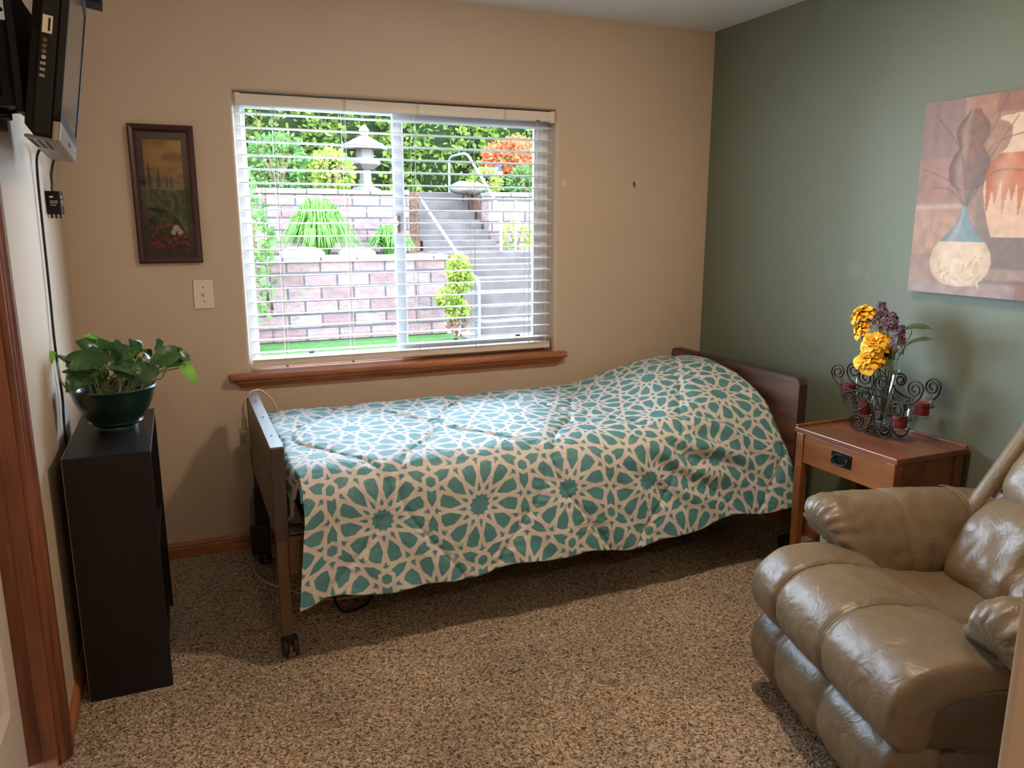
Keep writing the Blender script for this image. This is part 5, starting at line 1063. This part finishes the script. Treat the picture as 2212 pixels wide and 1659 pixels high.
# arms
def arm(sin_, sout, name, up_=0.):
    """pillow arm running front to back; sin_ = inner side, sout = outer side"""
    w = sout-sin_; c_ = (sin_+sout)/2
    sec = [(sin_-.030*np.sign(w), .375), (sin_-.032*np.sign(w), .44), (sin_+.02*w, .52), (sin_+.18*w, .575), (sin_+.42*w, .600), (sin_+.72*w, .588), (sin_+.95*w, .545), (sout, .490), (sin_+.92*w, .452), (sin_+.62*w, .44), (sin_+.4*w, .40), (sin_+.2*w, .36)]
    sec = [(a, z+up_*max(0, z-.42)/.18) for a, z in sec]
    P_ = resample(crom([(a, z, 0) for a, z in sec], 10, closed=True), 80, closed=True)[:, :2]; c0 = P_.mean(0); rings = []
    K = 70
    for i in range(K):
        q = i/(K-1); f_ = -.30+.635*q; e = .335-f_; sc = math.sqrt(max(0, 1-(1-min(1, e/.045))**2)); ring = []
        back = smooth01((-.06-f_)/.24)
        for j, (s, z) in enumerate(P_):
            r = np.array([s, z])-c0; th = math.atan2(r[1], r[0]); L_ = np.hypot(*r)
            k = .62+.38*sc; pl = (1-sc)*.22*math.sin(th*15+nfun(Vector((th, 0, 0)), 3)*3)+.10*math.exp(-(e/.05)**2)*math.sin(th*15+nfun(Vector((th, 0, 0)), 3)*3)
            seamd = min(abs(f_-.10), abs(f_+.13)); p0 = Vector((f_, s, z)); d = .006*nfun(p0, 11)+.004*nfun(p0, 24, 3)-.005*math.exp(-(seamd/.007)**2)+.006*math.exp(-((f_-.02)/.1)**2)
            rr = r*(k*(1+pl*.35))+r/(L_+1e-9)*d
            fo = f_+(.028*(z-.5)/.1*(1-sc) if sc < 1 else 0)-.30*max(0, (.50-z))*smooth01((f_-.10)/.2)
            ring.append(W(fo, c0[0]+rr[0], c0[1]+rr[1]-.012*back))
        rings.append(ring)
    a = obj(name, MB().loft(rings), M['leather'], rc, smooth=180)
    for fs_ in (.093, .107, -.137, -.123):
        up = [(s, z) for s, z in P_ if z > .43]
        S_ = sorted([(s*np.sign(w), s, z) for s, z in P_ if z > .455 and (s-c0[0])*np.sign(w) < .08])
        Q = [W(fs_-.16*max(0, (.50-z))*smooth01((fs_-.10)/.2), c0[0]+(s-c0[0])*1.03, c0[1]+(z-c0[1])*1.05) for _, s, z in S_]
        if len(Q) > 3: obj('stitching', MB().tube(Q[::2], .0007, 5), M['stitch'], a, smooth=180)
    # upholstered panel under the pillow
    x0, x1 = sorted((c_-.42*w, sout-.024*np.sign(w)))
    mb = MB(); mb.add([W(*p) for p in [(-.40, x0, .06), (.262, x0, .06), (.262, x1, .06), (-.40, x1, .06), (-.40, x0, .47), (.262, x0, .47), (.262, x1, .47), (-.40, x1, .47)]], [(0, 1, 2, 3), (4, 5, 6, 7), (0, 1, 5, 4), (1, 2, 6, 5), (2, 3, 7, 6), (3, 0, 4, 7)])
    obj('arm_panel', mb, M['vinylgrey'], rc, bevel=.012, segs=3)
arm(-2.040, -1.778, 'armrest'); arm(-2.572, -2.830, 'armrest', .022)
# back: tubes of the frame, shell, lumbar cushion, pillow and headrest, leaning with the recline
def BK(h, d, s):        # h up the back, d in front of it
    a = math.radians(33); f0, z0 = -.115, .47
    return (f0-math.sin(a)*h+math.cos(a)*d, s, z0+math.cos(a)*h+math.sin(a)*d)
def side_bar(s):
    return obj('back_frame', MB().tube(crom([W(*BK(h, .0, s)) for h in (-.06, .05, .2, .35, .47)]+[W(*BK(.54, -.01, s+.02*np.sign(-2.33-s)*-1))], 5), .036, 18), M['leather'], rc, smooth=180)
side_bar(-1.985); side_bar(-2.672)
mb = MB().loft([[W(*BK(h, d, s)) for h, d in ((-.05, -.05), (.55, -.05), (.55, .005), (-.05, .005))] for s in (-1.985, -2.672)])
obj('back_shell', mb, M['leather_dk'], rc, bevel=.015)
def backc(name, h0, h1, d, s0, s1, seams, puff, lean=0, wr=.009, endr=.06):
    hm = (h0+h1)/2; H = h1-h0
    prof = [(h0, .0), (h0-.01, d*.55), (h0+H*.12, d*.95), (hm, d*1.02), (h1-H*.12, d*.92), (h1+.01, d*.5), (h1, .0)]
    return cushion(name, prof, s0, s1, M['leather'], rc, seams, endr, ns=60, npf=64, wr=wr, puff=puff, rot=lambda a, s, z: W(*BK(a, z, s)), wk=9, seam_d=.018)
backc('lumbar_cushion', -.11, .155, .08, -2.055, -2.63, (-2.33,), .022, wr=.014)
backc('back_pillow', .165, .40, .095, -2.075, -2.63, (), .012, wr=.010)
backc('headrest', .405, .60, .155, -2.03, -2.63, (), .012)

# ------------------------------------------------------------------ light and camera
def area(name, loc, rot, sx, sy, power, colr, portal=False):
    l = bpy.data.lights.new(name, 'AREA'); l.shape = 'RECTANGLE'; l.size = sx; l.size_y = sy; l.energy = power; l.color = colr
    if portal: l.cycles.is_portal = True
    o = bpy.data.objects.new(name, l); o.location = loc; o.rotation_euler = rot; return link(o)
area('window_portal', (-1.66, .30, 1.41), (-PI/2, 0, 0), 1.5, 1.25, 1, (1, 1, 1), True)
area('entry_portal', (-2.69, YB-.12, 1.63), (PI/2, 0, 0), .48, .46, 1, (1, 1, 1), True)
def lamp(name, loc, power, colr, r):
    l = bpy.data.lights.new(name, 'POINT'); l.energy = power; l.color = colr; l.shadow_soft_size = r
    o = bpy.data.objects.new(name, l); o.location = loc; return link(o)
lc = area('ceiling_lamp', (-1.25, -1.75, CH-.004), (0, 0, 0), .15, .15, LAMP1, (1.0, .79, .58)); lc.data.shape = 'DISK'
lamp('ceiling_fill', (-1.25, -1.75, 2.28), 9, (1.0, .82, .64), .07)  # added point light, no fixture of its own, only brightens the ceiling
lamp('hall_lamp', (-2.25, -4.1, 2.25), LAMP2, (1.0, .80, .60), .08)
sun = bpy.data.lights.new('sun', 'SUN'); sun.energy = SUN; sun.angle = math.radians(6); sun.color = (1, .95, .88)
so_ = bpy.data.objects.new('sun', sun); so_.rotation_euler = (math.radians(28), math.radians(-24), 0); link(so_)
wd = bpy.data.worlds.new('sky'); scene.world = wd; wd.use_nodes = True; nt = wd.node_tree; bg = nt.nodes['Background']
tc = nt.nodes.new('ShaderNodeTexCoord'); sp_ = nt.nodes.new('ShaderNodeSeparateXYZ'); nt.links.new(tc.outputs['Generated'], sp_.inputs[0])
rp_ = nt.nodes.new('ShaderNodeValToRGB'); nt.links.new(sp_.outputs['Z'], rp_.inputs[0]); rp_.color_ramp.elements[0].color = (.68, .83, 1, 1); rp_.color_ramp.elements[1].color = (.46, .69, 1, 1)
nt.links.new(rp_.outputs[0], bg.inputs[0]); bg.inputs[1].default_value = SKY
cam = bpy.data.cameras.new('camera'); cam.sensor_fit = 'HORIZONTAL'; cam.sensor_width = 36; cam.lens = 1676.2/2212*36; cam.clip_start = .02
co_ = bpy.data.objects.new('camera', cam); link(co_); co_.location = (-2.6775, -3.5642, 1.4689)
co_.rotation_mode = 'XYZ'; co_.rotation_euler = (PI/2-.2053, 0, -.4043)
scene.camera = co_
scene.view_settings.view_transform = 'Standard'; scene.view_settings.look = 'None'; scene.view_settings.exposure = EXPO; scene.view_settings.gamma = 1
scene.cycles.max_bounces = 7; scene.cycles.diffuse_bounces = 4; scene.cycles.glossy_bounces = 3; scene.cycles.transparent_max_bounces = 16; scene.cycles.transmission_bounces = 4
scene.cycles.adaptive_threshold = .025; scene.cycles.sample_clamp_indirect = 6; scene.cycles.caustics_reflective = False; scene.cycles.caustics_refractive = False
